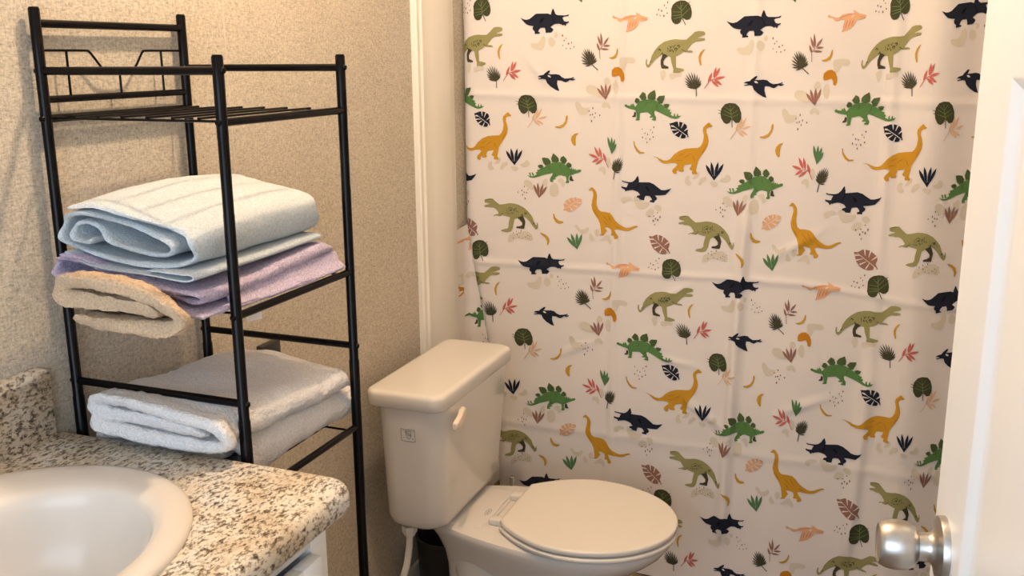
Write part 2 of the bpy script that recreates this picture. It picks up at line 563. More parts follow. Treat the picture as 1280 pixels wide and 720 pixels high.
# two thick white towels on the lowest shelf
WH = [(.30, .862), (.2, .8615), (.13, .860), (.105, .8555), (.090, .848), (.11, .8405), (.2, .839), (.28, .839), (.312, .841), (.330, .849), (.334, .860), (.328, .872), (.308, .8795), (.2, .8835),
      (.12, .884), (.090, .879), (.080, .869), (.092, .8625), (.12, .8655)]
def wlow(x, y, z, v):
    t = min(max((x - .09) / .25, 0), 1)
    k = 1.0 + .40 * (1 - v) * (.4 + .6 * t)
    zz = .832 + (z - .832) * k
    return x, y + .006 * math.sin(z * 90) + .02 * t * (1 - v), zz
bm = bmesh.new()
ribbon(bm, WH, .0185, 1.094, 1.446, wlow, 80, 8, .0020, 21)
o = obj('folded_towel', bm, M_WHITE, smooth=60)
tag(o, 'lower white folded bath towel lying directly on the bottom rack shelf', 'towel', 'folded towels on the rack')
def wup(x, y, z, v):
    t = min(max((x - .09) / .25, 0), 1)
    h = (z - .832) / .055
    puff = .012 * math.exp(-((x - .17) / .08) ** 2 - ((y - 1.37) / .10) ** 2) + .004 * math.sin(math.pi * t) * hump(v)
    base = .888 + .024 * (1 - v) * (1.1 - .35 * t)
    q = min(max((1.086 - y) / .03, 0), 1)
    xx = .113 + (x - .08) * .905 - .018 * v * (1 - t) + .016 * t * q * q * (3 - 2 * q)
    return xx, y + .006 * math.sin(z * 80 + x * 12), base + (z - .832) * (1.0 - .22 * v) + puff * h
bm = bmesh.new()
ribbon(bm, WH, .0195, 1.046, 1.402, wup, 80, 8, .0022, 33)
o = obj('folded_towel', bm, M_WHITE, smooth=60)
tag(o, 'upper white folded bath towel, top of the pair on the bottom rack shelf', 'towel', 'folded towels on the rack')
# small black box on the wall behind the white towels
o = obj('wall_box', box(XW, XW + 0.018, 1.570, 1.630, 0.80, 0.889, 0.003), M_BLKPL)
tag(o, 'small black box fixed to the wall behind the white towels', 'wall box')

# ---------------------------------------------------------------- vanity, counter, sink
CT, CB = 0.894, 0.853
CY0, CY1, CXF = 0.05, 1.074, 0.550
SX, SY = 0.258, 0.722                          # sink centre
def counter():
    bm = bmesh.new()
    # outline of the top: square at the wall, rounded front corner
    R = 0.024
    def outline(inset, z):
        out = [(XW, CY0, z)]
        x1, y1 = CXF - inset, CY1 - inset * .45
        out.append((x1, CY0, z))
        for y in (0.3, 0.5, 0.7, 0.9):
            out.append((x1, y, z))
        for i in range(11):
            a = math.radians(90 * i / 10)
            out.append((x1 - R + R * math.cos(a), y1 - R + R * math.sin(a), z))
        for x in (0.35, 0.2, 0.1):
            out.append((x, y1, z))
        out.append((XW, y1, z))
        return out
    rings = [outline(0.012, CB), outline(0.003, CB + .001), outline(0, CB + .006), outline(0, CT - .020)]
    for k in range(1, 7):
        a = math.radians(90 * k / 6)
        rings.append(outline(0.016 * (1 - math.cos(a)), CT - .020 + .020 * math.sin(a)))
    vs = loft(bm, rings, False, False)
    # top with the sink hole
    hole = [(SX + .20 * math.cos(t), SY + .237 * math.sin(t)) for t in [2 * math.pi * k / 48 for k in range(48)]]
    outer = vs[-1]
    no = len(outer)
    co = [Vector((v.co.x, v.co.y)) for v in outer] + [Vector(p) for p in hole]
    eds = [(k, (k + 1) % no) for k in range(no)] + [(no + k, no + (k + 1) % 48) for k in range(48)]
    res = delaunay_2d_cdt(co, eds, [], 0, 1e-7)
    bv = list(outer) + [bm.verts.new((p[0], p[1], CT)) for p in hole]
    poly = [v.co for v in outer]
    for f in res[2]:
        cx_ = sum(res[0][i].x for i in f) / 3; cy_ = sum(res[0][i].y for i in f) / 3
        if ((cx_ - SX) / .20) ** 2 + ((cy_ - SY) / .237) ** 2 < .985 or cx_ > CXF - .014:
            continue
        try:
            bm.faces.new([bv[res[3][i][0]] for i in f])
        except (ValueError, IndexError):
            pass
    return bm
ct = obj('countertop', counter(), M_GRAN, smooth=50)
tag(ct, 'speckled granite-look vanity countertop with rounded front edge around the sink', 'countertop')
bm = bmesh.new()
def bs(z0, h, n=8, r=.022):
    pts = [(1.052, z0)]
    for i in range(n + 1):
        a = math.radians(90 * i / n)
        pts.append((1.052 - r + r * math.cos(a), z0 + h - r + r * math.sin(a)))
    pts += [(CY0, z0 + h), (CY0, z0)]
    return pts
P_ = bs(CT, .114)
loft(bm, [[(x, y, z) for y, z in P_] for x in (XW, XW + .008)] + [[(XW + .0115, min(y, 1.0502), min(z, CT + .1125)) for y, z in P_]] + [[(XW + .014, min(y, 1.0475), min(z, CT + .1095)) for y, z in P_]])
obj('backsplash', bm, M_GRAN, ct, 50)

sink = thing('sink', 'almond oval drop-in sink set in the granite-look countertop', 'sink', (SX, SY, CT))
bm = bmesh.new()
prof = [(1.0, .000), (1.004, .004), (.995, .0085), (.970, .0125), (.93, .0145), (.87, .0145), (.81, .0130), (.765, .0105), (.740, .007), (.722, .000), (.708, -.012), (.695, -.028),
        (.665, -.060), (.60, -.095), (.48, -.122), (.34, -.135), (.16, -.139), (.10, -.139)]
A, B_ = .220, .260
N = 72
rings = []
for q, dz in prof:
    ring = []
    for k in range(N):
        t = 2 * math.pi * k / N
        # the bowl is shifted to the front, leaving a wider deck at the wall
        sh = .024 * min(max((.90 - q) / .18, 0), 1)
        c_, s_ = math.cos(t), math.sin(t)
        xx = A * q * c_
        if q < .84:
            fl = min((.84 - q) / .1, 1)
            xx = xx * (1 - .10 * fl * (1 if c_ < 0 else 0)) + sh
        ring.append((SX + xx, SY + B_ * q * s_, CT + dz))
    rings.append(ring)
vs = [[bm.verts.new(p) for p in r] for r in rings]
for a, b in zip(vs, vs[1:]):
    for k in range(N):
        bm.faces.new((a[k], a[(k + 1) % N], b[(k + 1) % N], b[k]))
obj('basin', bm, M_SINK, sink, 60)
bm = bmesh.new()
lathe(bm, [(.0, -.1395), (.014, -.1385), (.022, -.1365), (.026, -.138), (.027, -.145)], (SX + .02, SY, CT), (0, 0, 1), 24)
obj('drain', bm, M_CHROME, sink)

van = thing('vanity_cabinet', 'white painted vanity cabinet under the granite-look countertop', 'cabinet', (.25, .6, FL))
bm = bmesh.new()
bx(bm, XW + .001, 0.045, .06, 1.042, FL, CB)
bx(bm, 0.045, 0.517, 1.024, 1.042, FL, CB); bx(bm, 0.045, 0.517, .06, .078, FL, CB)
bx(bm, 0.045, 0.44, .078, 1.024, FL, .08)
bx(bm, 0.440, 0.455, .078, 1.024, FL, .08)
obj('carcass', bm, M_CAB, van)
bm = bmesh.new()
bx(bm, .498, .518, 1.006, 1.044, FL, CB - .0005, .001); bx(bm, .498, .518, .06, .09, FL, CB - .0005, .001)
for z0, z1 in ((.820, CB - .0005), (.63, .66), (.06, .10)):
    bx(bm, .498, .518, .09, 1.006, z0, z1, .001)
for y in (.385, .705):
    bx(bm, .498, .518, y - .02, y + .02, .10, .820, .001)
obj('face_frame', bm, M_CAB, van)
def front(y0, y1, z0, z1, nm):
    bm = bmesh.new()
    x0, x1, fr = .5185, .538, .045
    bx(bm, x0, x1, y0, y0 + fr, z0, z1, .002); bx(bm, x0, x1, y1 - fr, y1, z0, z1, .002)
    bx(bm, x0, x1, y0 + fr, y1 - fr, z0, z0 + fr * .7, .002); bx(bm, x0, x1, y0 + fr, y1 - fr, z1 - fr * .7, z1, .002)
    bx(bm, x0, x1 - .009, y0 + fr - .003, y1 - fr + .003, z0 + fr * .7 - .003, z1 - fr * .7 + .003, .001)
    d = obj(nm, bm, M_CAB, van)
    b = bmesh.new()
    zc = (z0 + z1) / 2 if nm == 'drawer' else z1 - .05
    yc = (y0 + y1) / 2 if nm == 'drawer' else y0 + .022
    lathe(b, [(.006, 0), (.005, .010), (.013, .018), (.014, .024), (.009, .029), (0, .030)], (x1, yc, zc), (1, 0, 0), 20)
    obj('knob', b, M_NICK, d)
for y0, y1 in ((.09, .375), (.395, .695), (.715, 1.002)):
    front(y0, y1, .652, .814, 'drawer')
    front(y0, y1, .10, .638, 'door')

# ---------------------------------------------------------------- toilet
TY = 2.105
toi = thing('toilet', 'bone coloured two-piece toilet with closed lid beside the dinosaur curtain', 'toilet', (.4, TY, FL))
bm = bmesh.new()                               # tank: tapers to a rounded bottom
secs = [(.345, .030), (.348, .014), (.358, .004), (.375, 0), (.45, -.002), (.56, -.005), (.668, -.008)]
rings = []
for z, ins in secs:
    tt = (z - .345) / .323
    hy = .196 + .020 * min(tt, 1) - ins
    x0, x1 = .112 + max(ins, 0), .262 + .014 * tt - ins * .9
    rings.append(rrect(x0, x1, TY - hy, TY + hy, .048 - min(max(ins, 0), .02) * .5, z, 10, .018))
loft(bm, rings)
tank = obj('tank', bm, M_PORC, toi, 50)
def lidring(ins, z):
    return rrect(.092 + ins, .288 - ins, TY - .229 + ins, TY + .229 - ins, max(.030 - ins * .4, .006), z, 10, .016)
bm = bmesh.new()
loft(bm, [lidring(.008, .665), lidring(.002, .666), lidring(.0, .669), lidring(0, .6935), lidring(.001, .6985), lidring(.004, .7020), lidring(.009, .7040), lidring(.016, .7047), lidring(.05, .7050)])
obj('tank_lid', bm, M_PORC, toi, 50)
# flush lever: pivot block on the front, arm slanting out and down
lv = bmesh.new()
lx = .292
ptsA = [(2.000, .630, .010, .015), (1.970, .630, .018, .017), (1.940, .629, .027, .018), (1.915, .630, .031, .014), (1.903, .631, .031, .008)]
rings = []
for y, z, d, h in ptsA:
    rings.append([(lx + d - .015, y, z - h), (lx + d - .015, y, z + h), (lx + d - .003, y - .002, z + h), (lx + d, y - .003, z + h * .2), (lx + d - .004, y - .002, z - h)])
loft(lv, rings)
bmesh.ops.bevel(lv, geom=lv.edges[:], offset=.0015, segments=2, affect='EDGES')
bx(lv, lx - .012, lx + .006, 1.978, 2.002, .618, .642, .003)
obj('flush_lever', lv, mat('cream_plastic', (.84, .74, .62), .3), tank, 40)
# moulded-in label on the near end of the tank
bm = bmesh.new()
yp = TY - .2163
def lab(bm, pts, w, y):
    for a, b in zip(pts, pts[1:]):
        a, b = Vector((a[0], 0, a[1])), Vector((b[0], 0, b[1]))
        d = (b - a).normalized(); n = Vector((-d.z, 0, d.x)) * w / 2
        q = [a - n - d * w * .3, b - n + d * w * .3, b + n + d * w * .3, a + n - d * w * .3]
        f = [bm.verts.new((p.x, y, p.z)) for p in q]
        g = [bm.verts.new((p.x, y + .0022, p.z)) for p in q]
        bm.faces.new(f); bm.faces.new(g[::-1])
        for i in range(4):
            bm.faces.new((f[i], g[i], g[(i + 1) % 4], f[(i + 1) % 4]))
def lean(b):                                   # follow the slope of the tank wall
    for v in b.verts:
        v.co.y -= (v.co.z - .585) * .095
    return b
lb = obj('tank_label', lean(box(.183, .220, yp - .0006, yp + .004, .585, .618, .0002, 1)), M_LBL, tank, 0)
lx0, lx1, lz0, lz1 = .1838, .2192, .5858, .6172
lab(bm, [(lx0, lz0), (lx1, lz0), (lx1, lz1), (lx0, lz1), (lx0, lz0)], .0012, yp - .001)
lab(bm, [(lx0, lz1 - .0035), (lx1, lz1 - .0035)], .0010, yp - .001)
lab(bm, [(.1955, .6110), (.1955, .6035), (.1975, .5960), (.2025, .5915), (.2075, .5960), (.2095, .6035), (.2095, .6105), (.2060, .6115), (.2025, .6100), (.1955, .6110)], .0012, yp - .001)
lab(bm, [(.1945, .6095), (.2005, .6050), (.2045, .6055), (.2085, .5985)], .0018, yp - .001)
lab(bm, [(.1985, .6020), (.2035, .6000), (.2070, .6040)], .0012, yp - .001)
lab(bm, [(.1895, .5945), (.1915, .5945)], .002, yp - .001)
lab(bm, [(.2120, .5930), (.2140, .5930)], .002, yp - .001)
obj('label_print', lean(bm), M_INK, lb, 0)
# bowl and pedestal in one casting
def egg(x0, x1, hb, hf, xw, z, n=48):
    """plan outline: back edge x0 (half width hb), widest hf at xw, round nose x1"""
    out = []
    for k in range(n):
        t = 2 * math.pi * k / n
        c_, s_ = math.cos(t), math.sin(t)
        if c_ >= 0:
            out.append((xw + (x1 - xw) * c_ ** .94 if c_ > 0 else xw, TY + hf * math.copysign(abs(s_) ** .98, s_), z))
        else:
            a = abs(c_)
            e = .55
            xx = xw - (xw - x0) * min(1, a ** .62)
            w = hf + (hb - hf) * min(1, (a ** .62)) ** 1.3
            yy = math.copysign(min(1, abs(s_) ** .42), s_) if True else s_
            out.append((xx, TY + w * yy, z))
    return out
BX0 = .150
bm = bmesh.new()
rings = [egg(.200, .600, .100, .108, .40, FL), egg(.200, .602, .100, .110, .40, .0), egg(.206, .596, .096, .103, .40, .02), egg(.212, .592, .094, .098, .41, .08),
         egg(.216, .600, .096, .102, .43, .14), egg(.214, .635, .102, .122, .47, .20), egg(.206, .690, .112, .148, .51, .245), egg(.190, .738, .120, .168, .53, .280),
         egg(.172, .765, .124, .181, .535, .303), egg(.160, .776, .126, .186, .535, .318), egg(.156, .780, .126, .187, .535, .328), egg(.158, .778, .124, .185, .535, .334), egg(.168, .770, .118, .178, .535, .3365)]
loft(bm, rings)
bowl = obj('bowl', bm, M_PORC, toi, 50)
for sy in (-1, 1):                             # moulded bulges of the trapway, one on each flank
    bm = bmesh.new()
    rg = []
    for k in range(9):
        q = k / 8
        rad = .108 * math.cos(q * math.pi / 2) ** .8 if k < 8 else .002
        rg.append([(.362 + rad * 1.1 * math.cos(t), TY + sy * (.060 + .066 * math.sin(q * math.pi / 2)), .212 + rad * math.sin(t)) for t in [2 * math.pi * i / 32 for i in range(32)]])
    loft(bm, rg)
    obj('trapway', bm, M_PORC, bowl, 60)
bm = bmesh.new()                               # raised hinge ridge on the deck
bx(bm, .338, .348, TY - .055, TY + .055, .333, .3435, .004, 3)
bx(bm, .150, .335, TY - .112, TY + .112, .330, .3385, .004, 3)
obj('deck', bm, M_PORC, bowl, 40)
bm = bmesh.new()
lathe(bm, [(0, 0), (.004, .0), (.004, .002), (0, .002)], (.178, TY - .123, .314), (0, -1, 0), 14)
obj('bolt_hole', bm, M_BLKPL, bowl)
bm = bmesh.new()                               # oval maker's mark on the deck
zt = .3388
def flat(pts, w):
    for a, b in zip(pts, pts[1:]):
        a, b = Vector((*a, zt)), Vector((*b, zt)); d = (b - a).normalized(); n = Vector((-d.y, d.x, 0)) * w / 2
        q = [a - n, b - n, b + n, a + n]
        f = [bm.verts.new(p) for p in q]; g = [bm.verts.new(p - Vector((0, 0, .0012))) for p in q]
        bm.faces.new(f); bm.faces.new(g[::-1])
        for i in range(4): bm.faces.new((f[i], g[i], g[(i + 1) % 4], f[(i + 1) % 4]))
mx, my = .318, 2.080
flat([(mx + .0062 * math.cos(t), my + .0165 * math.sin(t)) for t in [2 * math.pi * k / 24 for k in range(25)]], .0014)
flat([(mx + .0020 * math.sin(k * 1.9), my - .010 + .020 * k / 14) for k in range(15)], .0012)
obj('deck_emblem', bm, M_INK, bowl, 0)
# seat ring, lid and hinges
def lidout(z, ins=0.0, x1=.790, n=56):
    out = []
    xb, xw, hf, hb = .384 + ins, .560, .196 - ins, .110 - ins
    x1 -= ins
    m_ = n // 2
    for k in range(m_ + 1):                    # nose half
        t = -math.pi / 2 + math.pi * k / m_
        out.append((xw + (x1 - xw) * math.cos(t), TY + hf * math.sin(t), z))
    for k in range(1, 10):                     # far flank back to the hinge line
        q = k / 9
        out.append((xw - (xw - xb) * q, TY + hf + (hb - hf) * q ** 2.0, z))
    for k in range(1, 4):
        out.append((xb - .002 * math.sin(math.pi * k / 4), TY + hb - 2 * hb * k / 4, z))
    for k in range(9, 0, -1):
        q = k / 9
        out.append((xw - (xw - xb) * q, TY - hf - (hb - hf) * q ** 2.0, z))
    return out
bm = bmesh.new()
loft(bm, [lidout(.3385, .004), lidout(.3400, .000), lidout(.3430, -.002), lidout(.3485, -.002), lidout(.3505, .000), lidout(.3512, .006)])
obj('seat', bm, M_SEAT, toi, 45)
bm = bmesh.new()
loft(bm, [lidout(.3545, .006), lidout(.3552, .002), lidout(.3575, .0), lidout(.3650, .0), lidout(.3672, .001), lidout(.3685, .004), lidout(.3690, .010), lidout(.3693, .04), lidout(.3696, .08)])
obj('seat_lid', bm, M_SEAT, toi, 45)
for sy in (-1, 1):
    bm = bmesh.new()
    yc = TY + sy * .072
    bx(bm, .344, .398, yc - .014, yc + .014, .336, .3535, .004, 3)
    obj('hinge', bm, M_SEAT, toi, 45)
# water supply: nut under the tank and white hose
bm = bmesh.new()
hx, hy = .166, 1.945
lathe(bm, [(.012, .0), (.012, -.006)], (hx, hy, .352), (0, 0, 1), 18)
obj('tank_shank', bm, M_BLKPL, toi)
bm = bmesh.new()
lathe(bm, [(.011, .340), (.0185, .340), (.0185, .324), (.012, .312), (.0, .312)], (hx, hy, 0), (0, 0, 1), 6)
obj('coupling_nut', bm, M_WPLAST, toi, 30)
bm = bmesh.new()
tube(bm, [(hx, hy, .316), (hx - .003, hy, .28), (hx - .010, hy - .004, .23), (hx - .028, hy - .006, .17), (hx - .055, hy - .004, .12), (hx - .085, hy, .095), (hx - .11, hy, .09)], .0085, 14)
obj('supply_hose', bm, M_WPLAST, toi, 60)
bm = bmesh.new()
lathe(bm, [(.028, .0), (.028, .004), (.010, .008), (.010, .03), (.0, .03)], (XW, hy, .09), (1, 0, 0), 20)
obj('wall_valve', bm, M_CHROME, toi, 40)

# black bin standing behind the toilet pedestal
bin_ = thing('waste_bin', 'black waste bin tucked behind the toilet pedestal', 'bin', (.125, 2.235, FL))
bm = bmesh.new()
lathe(bm, [(0, FL), (.066, FL), (.070, FL + .01), (.083, .165), (.086, .168), (.086, .172), (.080, .172), (.068, FL + .012), (0, FL + .012)], (.125, 2.235, 0), (0, 0, 1), 36)
obj('bucket', bm, M_BLKPL, bin_, 40)

# toilet brush on the far side
br = thing('toilet_brush', 'toilet brush with chrome handle between the toilet and curtain', 'brush', (.243, 2.432, FL))
bm = bmesh.new()
tube(bm, [(.243, 2.432, .16), (.243, 2.432, .273), (.243, 2.432, .275)], [.0085, .0085, .0072], 16)
obj('handle', bm, M_CHROME, br, 40)
bm = bmesh.new()
lathe(bm, [(0, FL), (.05, FL), (.052, FL + .004), (.045, .15), (.040, .16), (.0, .162)], (.243, 2.432, 0), (0, 0, 1), 28)
obj('holder', bm, M_CHROME, br, 40)

# ---------------------------------------------------------------- door with knob
TH = math.radians(8)
E = Vector((1.2738, 1.053, 0))
dd = Vector((math.sin(TH), -math.cos(TH), 0))
nn = Vector((-math.cos(TH), -math.sin(TH), 0))   # visible face looks this way
W_, T_ = .71, .035
Z0, ZT = FL + .012, 2.02
door = thing('door', 'white panelled door standing open at the right edge, brushed knob', 'door', (E.x, E.y, FL))
def dp(s, z, d=0.0):
    p = E + dd * s + nn * d
    return (p.x, p.y, z)
bm = bmesh.new()
ST = .116
sb = [0, ST, W_ - ST, W_]
zb = [Z0, .20, 1.437, 1.56, ZT - .12, ZT]
for i in range(3):
    for j in range(5):
        if i == 1 and j in (1, 3):
            rings = []
            for ins, dep in ((0, 0), (.003, -.001), (.012, -.008), (.020, -.0105), (.026, -.0105), (.030, -.009), (.055, -.003), (.058, -.0025)):
                rings.append([dp(sb[1] + ins, zb[j] + ins, dep), dp(sb[2] - ins, zb[j] + ins, dep), dp(sb[2] - ins, zb[j + 1] - ins, dep), dp(sb[1] + ins, zb[j + 1] - ins, dep)])
            loft(bm, rings, False, True)
        else:
            q = [dp(sb[i], zb[j]), dp(sb[i + 1], zb[j]), dp(sb[i + 1], zb[j + 1]), dp(sb[i], zb[j + 1])]
            bm.faces.new([bm.verts.new(p) for p in q])
bmesh.ops.remove_doubles(bm, verts=bm.verts[:], dist=1e-5)
def quad(*ps):
    bm.faces.new([bm.verts.new(p) for p in ps])
quad(dp(0, Z0), dp(0, ZT), dp(0, ZT, -T_), dp(0, Z0, -T_))
quad(dp(W_, Z0), dp(W_, Z0, -T_), dp(W_, ZT, -T_), dp(W_, ZT))
quad(dp(0, Z0, -T_), dp(0, ZT, -T_), dp(W_, ZT, -T_), dp(W_, Z0, -T_))
quad(dp(0, ZT), dp(W_, ZT), dp(W_, ZT, -T_), dp(0, ZT, -T_))
quad(dp(0, Z0), dp(0, Z0, -T_), dp(W_, Z0, -T_), dp(W_, Z0))
bmesh.ops.remove_doubles(bm, verts=bm.verts[:], dist=1e-5)
obj('door_panel', bm, M_DOOR, door, 20)
KZ, KS = .966, .055
kp = dp(KS, KZ)
bm = bmesh.new()
lathe(bm, [(.0335, 0), (.0335, .004), (.0325, .0070), (.026, .0085), (.019, .0105), (.0155, .014), (.0146, .018), (.0146, .026), (0, .026)], kp, nn, 64)
rose = obj('rose', bm, M_NICK, door, 35)
bm = bmesh.new()
lathe(bm, [(0, .0262), (.0165, .0262), (.0178, .0274), (.0205, .0290), (.0232, .0330), (.0248, .0385), (.0255, .0450), (.0250, .0520), (.0236, .0580), (.0212, .0628), (.0198, .0640), (.0186, .0638), (.0176, .0628), (0, .0622)], kp, nn, 64)
obj('knob', bm, M_NICK, door, 35)
for z in (.25, 1.05, 1.80):
    bm = bmesh.new()
    p = Vector(dp(W_ + .003, z, .004))
    tube(bm, [p, p + Vector((0, 0, .09))], .006, 12)
    obj('hinge', bm, M_NICK, door)

# ---------------------------------------------------------------- ceiling lamp
lamp = thing('ceiling_lamp', 'small ceiling lamp with a bare warm bulb above the frame', 'lamp', (LAMP[0], LAMP[1], CEIL))
bm = bmesh.new()
lathe(bm, [(0, CEIL), (.06, CEIL), (.062, CEIL - .012), (.05, CEIL - .022), (.022, CEIL - .03), (.020, LAMP[2] + .062), (.018, LAMP[2] + .05), (0, LAMP[2] + .05)], (LAMP[0], LAMP[1], 0), (0, 0, 1), 32)
obj('lamp_holder', bm, M_WPLAST, lamp, 40)
bm = bmesh.new()
lathe(bm, [(0, LAMP[2] - .034), (.013, LAMP[2] - .031), (.024, LAMP[2] - .024), (.032, LAMP[2] - .012), (.034, LAMP[2]), (.031, LAMP[2] + .014), (.023, LAMP[2] + .03), (.015, LAMP[2] + .042), (.014, LAMP[2] + .049), (0, LAMP[2] + .049)], (LAMP[0], LAMP[1], 0), (0, 0, 1), 20)
obj('bulb', bm, M_BULB, lamp, 60)

# ---------------------------------------------------------------- shower curtain with its printed motifs
YC = 2.59
PU, PV = 0.52256, 0.68940
_cx = [0.2 * i for i in range(8)]
_cz = [0.1 + 0.22 * i for i in range(8)]
DX, DZ = [[int(v) * 1e-5 for v in s.split(',')] for s in '-226,-189,-2401,-762,-1265,1161,1476,-379,-1792,705,-1459,-538,-1658,-2198,-2958,-1789,-1785,330,374,-32,1950,2095,2195,2151,1850,495,1532,39,-1073,744,-1097,-370,167,-1475,1262,640,330,1276,-186,1020,-673,102,282,-1620,409,708,1079,2441,1918,2935,1798,1333,1199,1634,131,182,-867,-2361,-667,269,-1394,-27,-937,-1345|-937,-2479,-1561,731,681,761,-400,-450,947,708,887,378,-710,-39,210,1370,1711,909,680,646,1018,790,-913,-279,801,667,102,-444,101,-711,-118,-1161,-1814,-1277,162,-174,-485,-872,718,116,435,790,303,199,19,862,-1507,-1043,-439,1190,-5,-655,-1019,424,-548,-513,-2012,-1550,-773,849,522,-780,548,1255'.split('|')]
SG2 = 2 * .2 * .2
def drape(u, v):
    """cloth point (u, v) -> where it hangs (x, z): how the cloth is pulled together by its folds"""
    eu = [math.exp(-(u - c) ** 2 / SG2) for c in _cx]
    ev = [math.exp(-(v - c) ** 2 / SG2) for c in _cz]
    dx = dz = 0.0
    for i, a in enumerate(eu):
        if a < 1e-4:
            continue
        for j, b in enumerate(ev):
            w = a * b
            dx += w * DX[i * 8 + j]; dz += w * DZ[i * 8 + j]
    return u + dx, v + dz
def sm(t):
    t = min(max(t, 0), 1)
    return t * t * (3 - 2 * t)
def left_edge(z):
    pts = [(.40, .132), (.539, .112), (.638, .095), (.736, .078), (.856, .055), (.975, .0365), (1.06, .0365), (2.2, .037)]
    if z <= pts[0][0]:
        return pts[0][1]
    for (a, xa), (b, xb) in zip(pts, pts[1:]):
        if z <= b:
            return xa + (xb - xa) * (z - a) / (b - a)
    return pts[-1][1]
CREASE = [(0.4994, 1.9421, 0.4955, 0.1216, 0.0076, 0.012), (0.8576, 1.9421, 0.8488, 1.0565, 0.0059, 0.012), (0.8488, 1.0565, 0.8212, 0.1216, 0.0187, 0.016), (1.1843, 1.9421, 1.1843, 0.6333, 0.0068, 0.014), (1.1843, 0.6333, 1.1607, 0.1216, 0.0153, 0.018),
          (0.0389, 1.3497, 1.4953, 1.3340, 0.0034, 0.01), (0.0389, 0.8656, 1.0033, 0.8715, 0.0042, 0.009), (1.0033, 0.8715, 1.4461, 0.8223, 0.0042, 0.009), (0.0389, 0.3775, 1.4953, 0.3775, 0.0022, 0.012),
          (0.2485, 1.4363, 0.3243, 1.3517, 0.0034, 0.008), (0.6097, 0.7908, 0.6982, 0.8400, 0.0051, 0.01), (0.9344, 0.9384, 1.0328, 1.0073, 0.0059, 0.012), (0.7081, 0.5153, 0.8065, 0.4464, 0.0068, 0.012), (0.6293, 0.6333, 0.7277, 0.6137, 0.0043, 0.01), (0.3440, 0.6137, 0.4325, 0.6530, 0.0043, 0.01), (0.9737, 0.5153, 1.0820, 0.5645, 0.0051, 0.012)]
SWELL = [(0.3538, 1.9913, 0.3341, 0.0232, 0.008, 0.1), (0.6736, 1.9913, 0.6687, 0.0232, 0.01, 0.1), (1.0131, 1.9913, 0.9836, 0.0232, 0.012, 0.1), (1.2739, 1.9913, 1.2690, 0.0232, 0.022, 0.055), (1.3969, 1.9913, 1.3969, 0.0232, -0.03, 0.055), (1.4953, 1.9913, 1.4953, 0.0232, 0.02, 0.04)]

def fold_y(x, z):
    """depth of the cloth in front of (negative) or behind the rod plane"""
    y = 0.0
    for (xa, za, xb, zb, amp, w) in CREASE:
        L = math.hypot(xb - xa, zb - za)
        ux, uz = (xb - xa) / L, (zb - za) / L
        s = (x - xa) * ux + (z - za) * uz
        d = (x - xa) * uz - (z - za) * ux
        e = sm((s + .06) / .12) * sm((L + .06 - s) / .12)
        y -= amp * e * math.exp(-(d / w) ** 2)
    for (xa, za, xb, zb, amp, w) in SWELL:
        L = math.hypot(xb - xa, zb - za)
        ux, uz = (xb - xa) / L, (zb - za) / L
        d = (x - xa) * uz - (z - za) * ux
        y -= amp * math.exp(-(d / w) ** 2)
    y += .0012 * noise.noise(Vector((x * 9, z * 7, 3.1))) + .0022 * noise.noise(Vector((x * 3.2, z * 2.1, 8.0)))
    y += .022 * math.exp(-max(x - left_edge(z), 0) / .010)
    return y
def P_front(u, v, off=0.0):
    x, z = drape(u, v)
    x = max(x, left_edge(z) + .0005)
    z = max(z, FL + .004)
    return Vector((x, YC + fold_y(x, z) - off, z))
def flap_l(z):
    return .0275 + .040 * sm((z - .95) / .06)
def P_flap(u, v, off=0.0):
    x, z = u + .067, v + .056
    x = max(x, flap_l(z))
    t = sm((x - .0265) / .016)
    y = YC - .070 + .090 * t + .0022 * math.sin(z * 105) * math.exp(-(x - .0265) / .03) * sm((1.0 - z) / .3)
    return Vector((x, y - off, z))
CLOTHM = mat('curtain_cloth', (.68, .645, .62), .85, spec=.12, bump=(900, .12, .0004))
PM = {'blob': (.71, .655, .55), 'navy': (.018, .022, .038), 'navy2': (.006, .007, .012), 'olive': (.33, .315, .135), 'legdark': (.070, .062, .038), 'spot': (.055, .055, .03),
      'ochre': (.60, .315, .030), 'ochre2': (.46, .22, .018), 'green': (.105, .235, .075), 'plate': (.080, .125, .048), 'cloth': (.68, .645, .62), 'peach': (.78, .46, .26),
      'coral': (.60, .155, .125), 'leaf': (.062, .070, .034), 'vein': (.19, .25, .10), 'fan': (.072, .070, .042), 'brown': (.32, .165, .125), 'peach2': (.76, .50, .31),
      'green2': (.10, .215, .095), 'banana': (.58, .33, .045), 'kidney': (.55, .235, .020), 'dot': (.20, .105, .07)}
ORDER = ['blob', 'navy', 'navy2', 'olive', 'legdark', 'spot', 'ochre', 'ochre2', 'green', 'plate', 'cloth', 'peach', 'coral', 'leaf', 'vein', 'fan', 'brown', 'peach2', 'green2', 'banana', 'kidney', 'dot']
cmats = [CLOTHM] + [mat('print_' + k, tuple(c * (.98 if k == 'cloth' else .82) for c in PM[k]), .85, spec=.12) for k in ORDER]
CV, CF, CMI = [], [], []
def grid(fn, u0, u1, v0, v1, st):
    nu, nv = int((u1 - u0) / st), int((v1 - v0) / st)
    b = len(CV)
    for j in range(nv + 1):
        for i in range(nu + 1):
            CV.append(fn(u0 + (u1 - u0) * i / nu, v0 + (v1 - v0) * j / nv))
    for j in range(nv):
        for i in range(nu):
            a = b + j * (nu + 1) + i
            CF.append((a, a + 1, a + nu + 2, a + nu + 1)); CMI.append(0)
grid(P_front, -.02, 1.59, -.09, 1.98, .0065)
grid(P_flap, -.043, .090, -.10, 1.90, .006)
